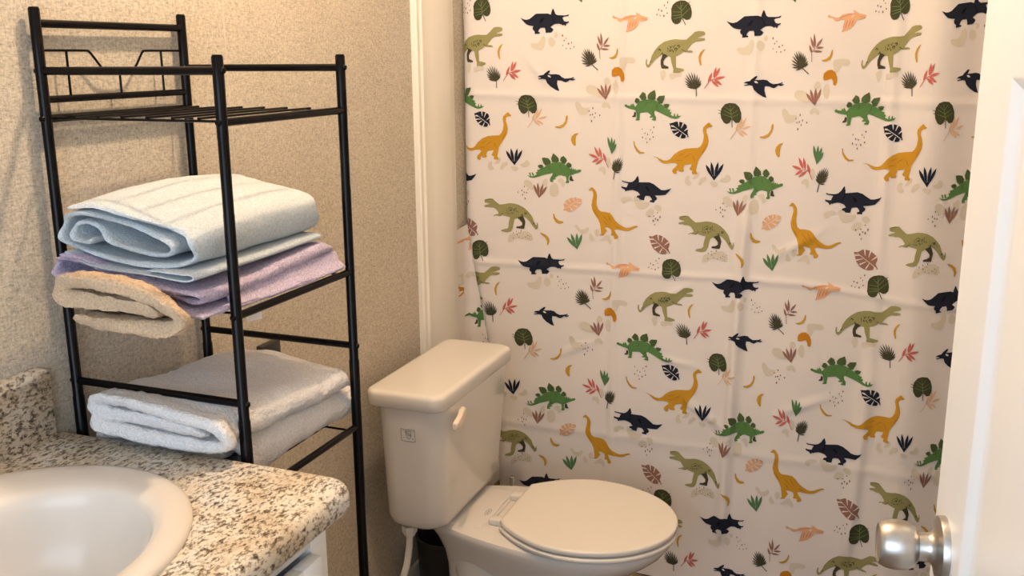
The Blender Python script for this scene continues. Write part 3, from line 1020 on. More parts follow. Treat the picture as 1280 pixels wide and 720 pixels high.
PRINT = '''0,0:2601 14876 2697 14873 2763 14892 2801 14933 2833 14987 2858 15054 2889 15081 2927 15070 2949 15028 2956 14956 2943 14867 2912 14760 2865 14702 2801 14692 2725 14702 2636 14732 2581 14779 2562 14845
0,0:3037 15019 3068 15053 3111 15052 3167 15016 3195 14962 3196 14890 3174 14836 3130 14801 3087 14805 3043 14849 3021 14904 3021 14969
0,0:3182 15173 3207 15187 3232 15178 3257 15147 3260 15108 3242 15062 3217 15044 3186 15056 3170 15088 3170 15140
0,0:4831 14601 4903 14616 4998 14623 5117 14620 5190 14595 5216 14550 5213 14507 5180 14467 5120 14455 5034 14472 4977 14431 4950 14330 4914 14279 4868 14277 4832 14356 4807 14514
0,0:3959 13763 3984 13808 4044 13829 4138 13825 4200 13793 4231 13733 4268 13656 4312 13562 4308 13517 4257 13521 4188 13534 4100 13556 4032 13583 3982 13615 3954 13658 3949 13713
0,0:4399 13962 4419 14024 4448 14059 4486 14068 4518 14046 4543 13993 4553 13946 4546 13905 4507 13879 4436 13868 4398 13880 4392 13914
0,0:4640 13923 4679 13993 4718 13995 4757 13929 4772 13835 4764 13712 4743 13639 4710 13617 4675 13635 4637 13695 4618 13766 4619 13848
0,0:3687 13322 3725 13355 3759 13354 3789 13318 3820 13270 3850 13208 3912 13184 4006 13198 4043 13165 4023 13086 3979 13027 3910 12986 3845 12975 3783 12992 3731 13077 3689 13229
0,0:4341 13316 4386 13363 4434 13383 4485 13377 4523 13343 4548 13282 4554 13234 4541 13198 4515 13200 4477 13239 4435 13244 4390 13213 4355 13221 4331 13268
0,0:2409 10994 2461 11026 2520 11022 2586 10982 2636 10911 2671 10810 2666 10751 2621 10734 2552 10760 2459 10828 2405 10891 2391 10949
0,0:2898 11032 2947 11086 2985 11096 3011 11061 3019 10999 3009 10911 2972 10872 2908 10883 2875 10917 2874 10976
0,0:3088 10897 3130 10951 3177 10976 3227 10972 3266 10934 3293 10863 3306 10776 3303 10673 3274 10605 3218 10572 3165 10568 3113 10594 3082 10673 3072 10804
0,0:3265 11077 3320 11117 3367 11127 3405 11108 3431 11055 3447 10969 3442 10906 3419 10868 3393 10881 3366 10945 3324 10997 3266 11037
0,0:4278 11481 4321 11529 4365 11547 4411 11537 4441 11489 4458 11404 4454 11342 4429 11304 4406 11316 4384 11379 4354 11409 4316 11405 4286 11417 4266 11444
0,0:4464 11802 4515 11821 4555 11775 4584 11662 4574 11575 4525 11512 4484 11559 4453 11715
0,0:6608 11440 6638 11498 6673 11521 6714 11511 6726 11477 6710 11421 6727 11375 6776 11338 6782 11300 6745 11263 6699 11252 6644 11268 6610 11310 6599 11378
0,0:6785 11448 6822 11491 6864 11552 6912 11630 6948 11646 6970 11600 6967 11549 6938 11493 6884 11455 6806 11436
0,0:6961 11345 6988 11429 7033 11486 7097 11517 7143 11513 7172 11475 7161 11434 7112 11390 7070 11346 7034 11303 6999 11287 6965 11298
0,0:7294 11401 7398 11394 7454 11370 7464 11330 7447 11294 7405 11262 7356 11266 7301 11306 7266 11345 7250 11385
0,0:7526 11481 7588 11497 7630 11533 7651 11587 7685 11601 7731 11577 7759 11538 7769 11485 7751 11441 7703 11406 7647 11390 7583 11393 7537 11414 7509 11453
0,0:3779 9800 3818 9788 3852 9755 3881 9699 3922 9673 3974 9678 4018 9701 4055 9742 4087 9752 4114 9733 4116 9693 4094 9632 4057 9584 4007 9550 3955 9544 3902 9568 3847 9615 3792 9683 3763 9739 3761 9783
0,0:4140 9520 4162 9581 4185 9583 4208 9527 4237 9479 4273 9439 4275 9403 4244 9370 4208 9362 4167 9379 4142 9413 4133 9464
0,0:4271 9692 4315 9719 4351 9723 4379 9704 4389 9650 4381 9562 4358 9515 4318 9510 4286 9551 4261 9636
0,0:4436 9429 4486 9479 4537 9529 4587 9579 4634 9578 4678 9525 4712 9464 4737 9394 4733 9350 4700 9331 4669 9349 4639 9403 4577 9417 4485 9391 4432 9385 4418 9398
0,0:4919 10698 4984 10728 5057 10744 5138 10746 5177 10726 5173 10682 5141 10657 5081 10649 5039 10619 5016 10565 4984 10543 4942 10553 4913 10589 4895 10652
0,0:5252 10775 5292 10787 5334 10767 5379 10715 5437 10676 5508 10649 5577 10647 5644 10670 5677 10649 5675 10585 5632 10526 5547 10471 5470 10443 5401 10442 5343 10477 5296 10550 5262 10632 5242 10723
0,0:5620 10377 5669 10448 5732 10478 5809 10466 5840 10428 5825 10362 5792 10307 5740 10264 5689 10250 5640 10265 5610 10290 5600 10324
0,0:5849 10610 5903 10631 5955 10624 6006 10588 6028 10541 6019 10483 5991 10451 5943 10445 5896 10460 5852 10497 5828 10537 5824 10579
0,0:7235 9227 7254 9342 7304 9401 7384 9402 7475 9429 7577 9481 7667 9510 7745 9517 7818 9474 7885 9382 7911 9304 7897 9239 7843 9220 7748 9247 7647 9269 7539 9287 7461 9272 7410 9225 7359 9187 7307 9161 7267 9153 7240 9164
0,0:5917 7384 6000 7413 6040 7383 6039 7294 6016 7212 5974 7138 5940 7140 5914 7217 5894 7284 5882 7341
0,0:6177 7324 6232 7319 6315 7325 6426 7343 6474 7321 6459 7260 6424 7232 6369 7238 6306 7220 6236 7179 6184 7171 6150 7194 6137 7237 6146 7297
1,1:2297 15530 2394 15488 2460 15481 2537 15504 2601 15557 2702 15643 2841 15652 3017 15659 3087 15631 3097 15691 3128 15781 3148 15790 3171 15732 3204 15657 3254 15628 3316 15631 3428 15629 3490 15640 3535 15665 3540 15647 3515 15615 3416 15595 3379 15568 3396 15525 3421 15483 3479 15470 3540 15486 3528 15447 3471 15419 3472 15388 3447 15350 3429 15391 3402 15384 3387 15363 3367 15388 3293 15410 3194 15400 3132 15358 3082 15312 3125 15285 3155 15251 3132 15211 3095 15175 2958 15161 2950 15233 2932 15290 2832 15286 2789 15240 2764 15179 2815 15163 2807 15136 2673 15118 2675 15183 2629 15221 2616 15273 2641 15320 2538 15335 2460 15359 2395 15417 2342 15474
2,2:3096 15597 3185 15408 3202 15417 3114 15606
2,2:2793 15396 2845 15423 2881 15463 2903 15512 2918 15568 2870 15537 2830 15501 2803 15454
2,2:3341 15599 3387 15605 3432 15615 3476 15630 3520 15646 3474 15639 3429 15630 3385 15617
1,1:4894 11204 4935 11180 5043 11169 5118 11172 5177 11193 5240 11257 5277 11333 5315 11380 5332 11310 5349 11255 5344 11198 5447 11209 5637 11231 5763 11194 5864 11129 5979 11058 6074 11063 6168 11093 6247 11135 6204 11055 6098 10931 5963 10901 5813 10883 5882 10820 5864 10762 5812 10727 5821 10679 5683 10682 5688 10725 5742 10738 5724 10787 5670 10843 5583 10841 5543 10821 5524 10705 5400 10712 5384 10744 5314 10764 5324 10809 5404 10839 5344 10912 5260 10944 5192 10956 5085 10932 5073 10913 5039 10932 5028 10897 4993 10898 4982 10940 4893 10988 4885 11036 4945 11014 5026 11012 5048 11092 5073 11123 4991 11143 4923 11155 4890 11181
2,2:5343 11188 5275 10979 5296 10973 5364 11181
2,2:5535 11120 5544 11063 5570 11020 5609 10988 5656 10964 5642 11017 5621 11063 5586 11099
3,1:6527 10347 6557 10384 6676 10420 6770 10422 6859 10341 6974 10255 7106 10274 7236 10308 7368 10306 7502 10275 7639 10203 7754 10101 7858 9971 7927 9796 7974 9716 8001 9705 8002 9774 8019 9783 8036 9693 8023 9609 7983 9573 7916 9643 7810 9801 7723 9891 7639 9948 7537 9923 7400 9835 7377 9707 7361 9593 7311 9481 7220 9446 7111 9454 7032 9473 7072 9512 7211 9558 7242 9609 7240 9694 7257 9808 7275 9893 7139 9928 7056 9955 7006 9916 6951 9922 6874 9941 6832 9897 6821 9924 6862 9957 6933 9970 6957 10007 6926 10054 6865 10126 6795 10160 6700 10155 6644 10172 6550 10160 6524 10197 6558 10221 6664 10250 6689 10272 6648 10282 6551 10293
4,2:7473 9898 7545 9835 7610 9757 7612 9687 7550 9645 7464 9631 7457 9583 7669 9577 7681 9651 7698 9778 7661 9886 7624 9966 7574 9943
5,3:7357 9995 7352 9985 7344 9987 7341 9999 7346 10008 7354 10006
5,3:7262 10009 7261 9995 7251 9990 7243 10000 7245 10014 7254 10018
5,3:7302 10091 7297 10081 7287 10083 7283 10095 7289 10106 7298 10104
5,3:7499 10084 7499 10067 7489 10060 7478 10070 7479 10087 7489 10095
5,3:7343 10029 7342 10013 7333 10007 7324 10016 7324 10031 7333 10038
5,3:7450 10087 7448 10071 7437 10068 7429 10081 7431 10096 7442 10099
5,3:7394 10132 7386 10120 7374 10126 7371 10143 7379 10154 7391 10149
5,3:7298 10096 7291 10086 7281 10091 7278 10105 7285 10115 7295 10110
5,3:7227 10146 7226 10132 7218 10127 7210 10135 7210 10149 7219 10154
5,3:7198 10079 7198 10063 7189 10057 7179 10065 7179 10081 7189 10088
5,3:7313 10102 7310 10090 7302 10088 7296 10098 7299 10110 7307 10112
5,3:7341 10158 7340 10143 7330 10138 7321 10148 7322 10163 7332 10168
5,3:7328 10038 7323 10029 7315 10032 7312 10043 7317 10052 7325 10049
5,3:7408 10127 7401 10118 7392 10122 7390 10135 7396 10144 7405 10140
5,3:7303 10175 7299 10159 7287 10156 7279 10170 7282 10186 7294 10189
5,3:7295 10176 7291 10163 7281 10162 7274 10174 7278 10187 7288 10188
5,3:7229 10000 7225 9986 7213 9986 7207 10000 7212 10014 7223 10014
5,3:7187 10019 7182 10006 7171 10006 7166 10019 7171 10032 7181 10032
5,3:7384 10103 7379 10087 7367 10086 7359 10101 7364 10117 7376 10118
5,3:7394 10039 7389 10027 7379 10029 7374 10042 7380 10053 7390 10052
5,3:7440 10098 7438 10086 7429 10083 7423 10093 7425 10105 7433 10108
5,3:7282 10107 7277 10091 7264 10090 7257 10105 7262 10121 7274 10122
5,3:7245 10073 7245 10057 7236 10051 7227 10059 7227 10074 7236 10081
5,3:7276 10001 7272 9988 7262 9988 7256 10001 7260 10013 7270 10013
5,3:7192 10113 7188 10103 7180 10103 7176 10113 7180 10123 7188 10123
5,3:7262 10172 7262 10156 7252 10150 7243 10159 7243 10175 7253 10181
5,3:7444 10173 7440 10159 7429 10158 7422 10171 7426 10185 7437 10186
5,3:7308 10110 7305 10095 7294 10092 7287 10104 7290 10119 7300 10122
5,3:7446 10166 7440 10154 7429 10156 7423 10171 7429 10183 7441 10181
5,3:7435 10130 7434 10118 7427 10114 7420 10121 7421 10132 7428 10137
5,3:7323 10112 7315 10101 7304 10106 7301 10122 7308 10132 7319 10127
5,3:7394 10147 7391 10135 7382 10134 7376 10145 7379 10157 7388 10158
5,3:7335 10040 7332 10026 7322 10023 7314 10034 7317 10049 7327 10052
5,3:7440 10176 7437 10163 7428 10160 7421 10170 7423 10183 7433 10186
5,3:7695 10027 7695 10011 7685 10005 7675 10015 7676 10031 7686 10037
5,3:7710 10025 7708 10012 7699 10009 7692 10020 7694 10033 7703 10035
5,3:7720 10055 7716 10039 7705 10037 7697 10051 7701 10067 7712 10068
5,3:7680 10058 7678 10041 7668 10036 7658 10047 7659 10064 7670 10069
5,3:7711 10026 7706 10015 7697 10016 7692 10028 7696 10039 7706 10038
5,3:7725 10060 7721 10044 7709 10043 7702 10057 7706 10073 7717 10074
5,3:7729 10027 7729 10015 7721 10010 7713 10018 7714 10031 7722 10035
5,3:7586 9982 7583 9966 7572 9962 7564 9974 7566 9990 7577 9994
5,3:7622 9999 7619 9987 7610 9985 7603 9996 7606 10009 7615 10010
5,3:7618 9972 7615 9958 7605 9957 7599 9968 7602 9981 7611 9983
5,3:7621 10000 7620 9983 7609 9977 7599 9989 7600 10006 7611 10012
5,3:7614 9986 7608 9978 7601 9982 7598 9993 7603 10001 7611 9997
5,3:7628 9966 7619 9955 7608 9961 7604 9978 7613 9989 7624 9983
5,3:7919 9731 7917 9718 7908 9716 7901 9726 7904 9739 7912 9741
5,3:7939 9751 7939 9738 7931 9733 7923 9741 7924 9754 7931 9759
5,3:7932 9768 7930 9753 7920 9750 7912 9761 7914 9776 7924 9779
5,3:7928 9762 7927 9745 7917 9738 7907 9748 7908 9765 7918 9772
5,3:7009 9923 7100 10024 7095 10030 7000 9932
5,3:6537 10366 6718 10403 6717 10412 6535 10374
3,1:7035 8346 6999 8385 6875 8397 6779 8378 6683 8284 6573 8188 6435 8185 6296 8199 6158 8183 5992 8137 5854 8041 5744 7921 5661 7775 5633 7653 5577 7540 5536 7562 5537 7681 5510 7691 5496 7570 5522 7486 5571 7465 5631 7520 5715 7637 5798 7710 5908 7787 5991 7830 6060 7783 6170 7742 6196 7600 6222 7516 6248 7432 6238 7342 6399 7350 6524 7388 6525 7432 6401 7462 6318 7472 6315 7589 6309 7764 6434 7827 6518 7889 6573 7877 6642 7858 6711 7868 6745 7850 6734 7900 6670 7912 6601 7910 6615 7956 6684 8038 6726 8088 6809 8137 6933 8145 7029 8172 7024 8215 6932 8226 6850 8215 6863 8237 6973 8280 7028 8302
4,2:5969 7832 5907 7669 5906 7552 5932 7453 6042 7451 6119 7449 6120 7493 6029 7528 5988 7551 5984 7638 6032 7719 6101 7766 6046 7810
5,3:6369 8039 6365 8025 6354 8022 6348 8033 6353 8048 6363 8051
5,3:6402 8039 6395 8026 6385 8027 6381 8041 6388 8054 6398 8053
5,3:6354 8030 6348 8017 6338 8018 6334 8031 6340 8044 6351 8043
5,3:6400 7993 6396 7978 6386 7973 6379 7983 6382 7998 6393 8003
5,3:6297 7934 6290 7921 6279 7922 6275 7936 6282 7949 6293 7949
5,3:6196 8023 6192 8011 6183 8009 6178 8019 6182 8031 6191 8033
5,3:6111 7895 6104 7884 6094 7887 6092 7901 6099 7913 6109 7910
5,3:6191 8000 6186 7982 6173 7979 6165 7993 6171 8011 6183 8014
5,3:6256 7876 6247 7861 6235 7864 6231 7881 6240 7896 6253 7893
5,3:6109 7939 6105 7926 6095 7924 6090 7935 6095 7948 6104 7950
5,3:6213 7931 6207 7921 6198 7923 6196 7935 6202 7945 6211 7943
5,3:6108 7965 6100 7953 6089 7956 6086 7972 6095 7985 6106 7981
5,3:6329 7906 6322 7890 6310 7891 6305 7907 6313 7922 6325 7921
5,3:6392 8037 6385 8021 6373 8020 6368 8035 6374 8050 6386 8051
5,3:6275 8001 6270 7989 6262 7989 6258 8000 6263 8011 6272 8011
5,3:6145 8028 6143 8016 6135 8011 6129 8019 6131 8031 6139 8036
5,3:6334 7978 6332 7960 6321 7952 6312 7962 6314 7980 6325 7988
5,3:6241 7909 6239 7896 6231 7891 6225 7898 6226 7911 6235 7916
5,3:6164 7935 6160 7917 6148 7910 6139 7922 6143 7940 6155 7947
5,3:6262 7998 6256 7989 6248 7991 6246 8002 6252 8012 6260 8009
5,3:6313 7967 6306 7957 6298 7960 6295 7972 6302 7982 6310 7980
5,3:6295 7954 6287 7941 6276 7943 6273 7959 6281 7972 6293 7970
5,3:6415 8013 6408 7996 6395 7995 6389 8011 6397 8028 6410 8029
5,3:6353 7962 6351 7944 6340 7936 6330 7946 6332 7963 6344 7972
5,3:6224 7922 6218 7906 6205 7905 6200 7919 6206 7935 6218 7937
5,3:6180 7906 6178 7888 6166 7881 6158 7891 6160 7909 6171 7916
5,3:6179 7985 6170 7972 6158 7976 6156 7993 6165 8006 6177 8001
5,3:6287 7932 6283 7920 6275 7917 6270 7926 6273 7938 6281 7941
5,3:6341 7934 6333 7922 6323 7924 6320 7939 6328 7952 6338 7950
5,3:6235 8029 6233 8016 6224 8011 6217 8020 6220 8033 6229 8038
5,3:6316 7963 6310 7951 6301 7951 6297 7963 6302 7975 6312 7975
5,3:6171 7910 6166 7893 6154 7890 6147 7903 6152 7920 6164 7923
5,3:6276 8034 6271 8020 6261 8017 6256 8028 6260 8042 6270 8045
5,3:6296 8053 6292 8039 6282 8037 6276 8048 6281 8062 6291 8064
5,3:5912 7928 5909 7910 5897 7903 5888 7914 5891 7932 5903 7940
5,3:5909 7934 5903 7924 5895 7925 5892 7937 5898 7947 5906 7946
5,3:5889 7943 5882 7926 5869 7924 5863 7939 5870 7956 5882 7958
5,3:5873 7952 5866 7939 5856 7940 5853 7954 5859 7966 5870 7965
5,3:5872 7950 5869 7937 5860 7933 5854 7942 5857 7955 5866 7959
5,3:5853 7921 5848 7909 5839 7908 5835 7920 5840 7932 5849 7932
5,3:5970 7837 5968 7823 5960 7817 5952 7824 5954 7838 5962 7844
5,3:5963 7862 5958 7848 5948 7844 5941 7856 5946 7871 5957 7874
5,3:5967 7825 5964 7812 5955 7809 5949 7819 5953 7832 5962 7835
5,3:5941 7822 5934 7811 5925 7812 5922 7826 5929 7837 5938 7836
5,3:5958 7840 5951 7830 5943 7834 5942 7847 5949 7856 5957 7852
5,3:5643 7624 5638 7606 5626 7603 5619 7617 5624 7634 5636 7638
5,3:5638 7613 5629 7600 5618 7604 5616 7621 5626 7634 5637 7630
5,3:5663 7649 5660 7634 5649 7629 5642 7639 5646 7655 5656 7660
5,3:5638 7619 5632 7607 5623 7608 5620 7621 5626 7632 5635 7631
5,3:6458 7936 6576 7859 6581 7867 6467 7948
6,1:4044 10841 4076 10874 4099 10914 4138 10917 4192 10864 4242 10787 4266 10673 4262 10527 4274 10411 4315 10299 4384 10242 4516 10240 4637 10219 4723 10142 4812 10022 4914 9934 5028 9862 5111 9844 5192 9869 5297 9927 5364 9951 5429 9931 5355 9901 5277 9838 5198 9783 5090 9760 4980 9768 4870 9789 4795 9773 4851 9664 4911 9585 4910 9527 4835 9502 4807 9519 4809 9571 4788 9592 4721 9595 4706 9616 4721 9676 4696 9760 4599 9801 4525 9798 4549 9757 4584 9703 4555 9655 4527 9594 4508 9556 4408 9544 4396 9563 4440 9583 4425 9698 4395 9870 4333 10009 4247 10131 4174 10255 4140 10398 4152 10545 4170 10693 4157 10794 4116 10833 4071 10823
7,2:4443 10138 4479 10084 4521 10037 4567 9994 4615 9954 4578 10006 4538 10055 4493 10100
7,2:4574 10168 4604 10097 4640 10031 4681 9969 4726 9910 4694 9979 4660 10046 4620 10109
7,2:4479 9996 4501 9949 4529 9908 4561 9870 4597 9835 4573 9881 4547 9924 4516 9963
7,2:4198 10287 4233 10212 4275 10142 4322 10077 4372 10013 4335 10087 4294 10158 4249 10225
7,2:4808 9891 4846 9858 4887 9832 4932 9813 4978 9797 4939 9828 4899 9855 4855 9877
6,1:5697 11963 5765 11969 5875 11928 5986 11883 6094 11884 6174 11940 6277 12071 6408 12175 6567 12244 6725 12267 6908 12284 6972 12340 7021 12448 7043 12594 7014 12751 7026 12830 7089 12897 7152 12951 7190 12944 7216 12901 7259 12876 7230 12836 7166 12839 7108 12793 7105 12701 7146 12585 7162 12467 7140 12347 7092 12240 7019 12117 6958 12020 6910 11923 6890 11788 6871 11665 6914 11600 6903 11572 6783 11577 6767 11617 6783 11672 6738 11669 6695 11720 6733 11764 6755 11846 6636 11825 6570 11806 6535 11708 6559 11656 6540 11621 6419 11617 6429 11672 6364 11626 6376 11572 6343 11533 6274 11554 6243 11615 6267 11672 6344 11748 6382 11806 6313 11841 6205 11832 6044 11796 5934 11823 5849 11898 5792 11949
7,2:6360 12022 6416 12037 6470 12060 6521 12087 6571 12118 6515 12101 6461 12081 6409 12055
7,2:6522 11979 6580 12009 6633 12044 6682 12085 6730 12128 6674 12097 6620 12064 6569 12025
7,2:6757 12102 6770 12046 6790 11993 6816 11942 6845 11893 6830 11948 6812 12002 6788 12054
7,2:6993 12115 7034 12186 7069 12260 7098 12336 7125 12413 7085 12342 7048 12269 7017 12194
7,2:6310 11909 6371 11904 6432 11906 6492 11915 6551 11927 6491 11931 6430 11931 6370 11924
8,1:2458 11176 2563 11134 2653 11139 2728 11202 2702 11259 2752 11276 2733 11325 2802 11346 2839 11378 2939 11433 3026 11496 3113 11560 3237 11591 3362 11591 3463 11510 3539 11443 3590 11417 3613 11463 3627 11399 3659 11437 3678 11386 3702 11434 3715 11383 3790 11412 3832 11412 3841 11369 3817 11338 3718 11301 3619 11244 3570 11220 3546 11195 3537 11092 3563 11036 3540 10996 3477 10994 3464 11022 3487 11059 3471 11190 3345 11225 3283 11206 3222 11158 3198 11121 3236 11100 3174 11082 3144 11051 3171 11017 3088 11003 3074 11061 3092 11135 3126 11196 3144 11270 3019 11233 2869 11181 2768 11131 2667 11096 2563 11099
4,1:3582 11227 3621 11200 3636 11129 3670 11082 3638 11064 3562 11079 3559 11167
9,2:2749 11451 2812 11493 2875 11488 2909 11431 2852 11378 2788 11395
9,2:2855 11682 2910 11702 3023 11686 3087 11602 3076 11529 2964 11464 2900 11533
9,2:3139 11844 3197 11798 3273 11716 3292 11615 3237 11585 3118 11575 3091 11690
9,2:3403 11783 3472 11700 3490 11643 3437 11552 3374 11577 3316 11646 3334 11734
9,2:3536 11603 3599 11549 3601 11476 3539 11437 3468 11510 3486 11570
8,1:2522 11235 2560 11245 2588 11150 2563 11129
8,1:2599 11239 2632 11255 2665 11163 2627 11138
9,2:3026 11496 3033 11450 3045 11407 3061 11365 3080 11325 3072 11370 3061 11414 3046 11457
9,2:3288 11542 3301 11499 3319 11459 3342 11422 3366 11387 3351 11429 3334 11470 3314 11508
9,2:3565 11401 3572 11365 3584 11332 3600 11302 3619 11273 3610 11308 3599 11342 3585 11373
9,2:3169 11286 3179 11247 3194 11210 3213 11177 3235 11144 3223 11183 3209 11220 3191 11255
8,1:4920 13296 4931 13343 4974 13354 4992 13327 5084 13316 5085 13379 5124 13340 5138 13396 5178 13348 5204 13289 5258 13374 5353 13466 5488 13507 5622 13526 5757 13503 5864 13440 5997 13351 6104 13275 6171 13256 6144 13209 6197 13193 6170 13130 6250 13088 6259 13147 6291 13180 6296 13095 6331 13091 6344 13150 6365 13177 6384 13104 6455 13122 6397 13059 6290 13028 6183 13043 6049 13099 5888 13173 5754 13221 5713 13178 5726 13125 5774 13046 5766 12950 5658 12958 5650 12985 5693 13001 5685 13041 5604 13023 5591 13050 5639 13080 5605 13119 5538 13170 5484 13167 5336 13138 5322 13021 5316 12938 5227 12919 5209 12945 5241 12975 5237 13126 5203 13207 5083 13228 4978 13263
4,1:5176 13156 5229 13140 5220 13029 5188 13013 5121 13004 5121 13031 5162 13067
9,2:5192 13439 5233 13537 5287 13539 5340 13487 5326 13432 5245 13379
9,2:5322 13581 5410 13712 5490 13669 5521 13562 5501 13507 5393 13489
9,2:5556 13631 5611 13700 5746 13776 5780 13638 5770 13531 5676 13506 5555 13537
9,2:5797 13532 5865 13619 6027 13639 6012 13551 5944 13416 5864 13421
9,2:5971 13390 6052 13420 6145 13404 6104 13315 6037 13304
9,2:5541 13455 5513 13420 5491 13383 5474 13343 5458 13302 5484 13338 5508 13375 5527 13414
9,2:5837 13426 5812 13381 5793 13333 5779 13285 5768 13235 5790 13281 5811 13328 5827 13376
9,2:5204 13303 5203 13277 5208 13253 5217 13230 5230 13209 5229 13234 5226 13259 5218 13282
9,2:5687 13231 5693 13195 5704 13161 5721 13129 5739 13098 5732 13134 5722 13169 5707 13201
1,1:2753 13979 2804 14017 2906 14041 2931 14078 3032 14164 3074 14167 3057 14111 3024 14074 3094 14067 3218 14080 3305 14063 3366 14006 3440 13970 3539 13984 3601 13999 3651 14029 3658 14002 3613 13972 3687 13977 3687 13957 3625 13926 3563 13942 3514 13900 3464 13867 3402 13885 3353 13910 3254 13912 3246 13808 3277 13699 3306 13618 3214 13646 3091 13730 3004 13821 2967 13916 2905 13932 2778 13914 2766 13933 2867 13957 2817 13976
10,2:3006 14035 3020 14005 3041 13988 3068 13984 3098 13986 3082 14012 3063 14032 3038 14041
11,1:4606 8755 4658 8797 4673 8759 4728 8749 4797 8723 4878 8720 4957 8782 5093 8811 5202 8807 5257 8827 5212 8895 5311 8843 5382 8796 5480 8774 5558 8751 5523 8722 5538 8684 5428 8667 5318 8661 5280 8562 5187 8460 5080 8408 4958 8372 5009 8476 5033 8583 5022 8669 4934 8679 4827 8634 4786 8648 4729 8714 4648 8717
10,2:5179 8716 5205 8717 5226 8728 5244 8746 5259 8769 5234 8765 5211 8757 5193 8741
12,2:5038 8671 5019 8604 5004 8536 4993 8468 4985 8399 5003 8467 5020 8534 5031 8602
12,2:5098 8680 5077 8617 5061 8553 5048 8488 5038 8422 5058 8486 5076 8550 5090 8615
12,2:5180 8678 5156 8622 5136 8565 5120 8506 5106 8447 5129 8504 5151 8561 5168 8619
12,2:5249 8674 5227 8633 5210 8591 5197 8548 5186 8504 5207 8545 5225 8587 5240 8629
12,2:4907 8704 5204 8801 5201 8812 4905 8715
12,2:5370 8718 5536 8708 5538 8717 5372 8726
13,1:6406 16059 6519 16049 6620 15980 6672 15868 6693 15745 6678 15646 6630 15585 6555 15574 6491 15613 6453 15614 6428 15577 6417 15527 6354 15478 6277 15474 6212 15518 6172 15606 6175 15731 6167 15855 6204 15953 6292 16025
13,1:6454 15602 6536 15440 6554 15449 6472 15610
14,2:6457 15622 6402 16022 6395 16022 6439 15620
14,2:6416 15843 6296 15954 6291 15949 6404 15832
14,2:6417 15779 6207 15784 6207 15776 6416 15762
14,2:6424 15710 6201 15684 6202 15677 6427 15692
14,2:6430 15660 6222 15609 6224 15602 6434 15643
14,2:6410 15858 6485 16006 6479 16010 6394 15867
14,2:6426 15770 6598 15978 6592 15983 6412 15781
14,2:6453 15669 6663 15866 6657 15871 6440 15682
13,1:6599 15975 6653 16011 6646 16021 6592 15986
13,1:6650 15913 6675 15932 6667 15942 6642 15923
13,1:7664 13471 7809 13456 7895 13368 7948 13214 7952 13073 7907 12969 7822 12954 7760 13017 7722 13042 7676 12964 7603 12923 7528 12961 7463 13076 7444 13205 7471 13334 7555 13439
13,1:7720 13035 7726 12838 7745 12839 7740 13035
14,2:7739 13031 7668 13428 7661 13427 7722 13028
14,2:7698 13268 7546 13377 7542 13371 7688 13254
14,2:7703 13192 7523 13287 7519 13280 7695 13176
14,2:7711 13115 7495 13183 7492 13176 7706 13098
14,2:7700 13256 7789 13389 7784 13394 7686 13267
14,2:7712 13164 7876 13287 7871 13293 7702 13179
14,2:7720 13086 7902 13184 7899 13191 7713 13102
13,1:7462 13263 7390 13292 7385 13280 7458 13250
13,1:7455 13198 7395 13210 7393 13197 7453 13185
15,1:4102 14387 4058 14382 4015 14378 3975 14362 3938 14332 3983 14330 4024 14342 4063 14365
15,1:4102 14387 4039 14401 3977 14415 3914 14418 3849 14405 3910 14384 3973 14377 4037 14382
15,1:4102 14387 4037 14422 3973 14458 3905 14482 3832 14492 3893 14450 3960 14422 4031 14405
15,1:4102 14387 4038 14446 3975 14506 3905 14556 3827 14593 3886 14528 3953 14475 4028 14431
15,1:4102 14387 4043 14470 3984 14553 3917 14628 3840 14692 3893 14604 3957 14527 4029 14457
15,1:4102 14387 4053 14487 4005 14587 3947 14681 3878 14765 3920 14661 3974 14566 4038 14477
15,1:4102 14387 4063 14499 4025 14610 3976 14716 3915 14814 3947 14700 3992 14593 4047 14490
15,1:4102 14387 4079 14501 4057 14614 4024 14722 3978 14826 3993 14711 4023 14601 4062 14495
15,1:4102 14387 4092 14496 4082 14605 4062 14711 4028 14813 4031 14703 4047 14597 4075 14492
15,1:4102 14387 4108 14487 4114 14586 4109 14683 4090 14779 4077 14680 4078 14582 4090 14485
15,1:4102 14387 4120 14472 4139 14556 4147 14641 4141 14726 4115 14643 4104 14559 4103 14473
15,1:4102 14387 4130 14453 4158 14518 4176 14586 4181 14657 4146 14594 4124 14527 4113 14457
15,1:4102 14387 4137 14430 4174 14472 4201 14519 4216 14574 4174 14536 4144 14491 4123 14439
15,1:4102 14387 4140 14412 4179 14437 4211 14470 4233 14514 4190 14495 4156 14465 4129 14426
15,1:4102 14387 4010 14394 3980 14435 4003 14462 3984 14525 4021 14524 4018 14580 4057 14546 4069 14580 4098 14529 4119 14541 4130 14485 4153 14472
15,1:4094 14378 4244 14233 4260 14252 4109 14396
15,1:6839 13815 6781 13839 6723 13863 6662 13876 6597 13875 6654 13844 6714 13827 6777 13821
15,1:6839 13815 6773 13857 6706 13900 6634 13933 6556 13952 6620 13903 6690 13867 6765 13841
15,1:6839 13815 6769 13877 6698 13940 6621 13993 6535 14035 6601 13967 6677 13910 6758 13863
15,1:6839 13815 6771 13898 6703 13982 6626 14058 6539 14123 6603 14035 6677 13956 6758 13886
15,1:6839 13815 6778 13917 6717 14018 6647 14114 6565 14201 6620 14095 6688 13997 6764 13906
15,1:6839 13815 6795 13927 6752 14039 6698 14147 6631 14248 6669 14132 6719 14023 6779 13919
15,1:6839 13815 6815 13930 6791 14044 6756 14156 6708 14263 6725 14147 6757 14034 6798 13925
15,1:6839 13815 6834 13925 6830 14034 6814 14142 6784 14248 6782 14138 6794 14030 6817 13922
15,1:6839 13815 6854 13911 6868 14008 6872 14104 6861 14202 6840 14106 6832 14010 6836 13913
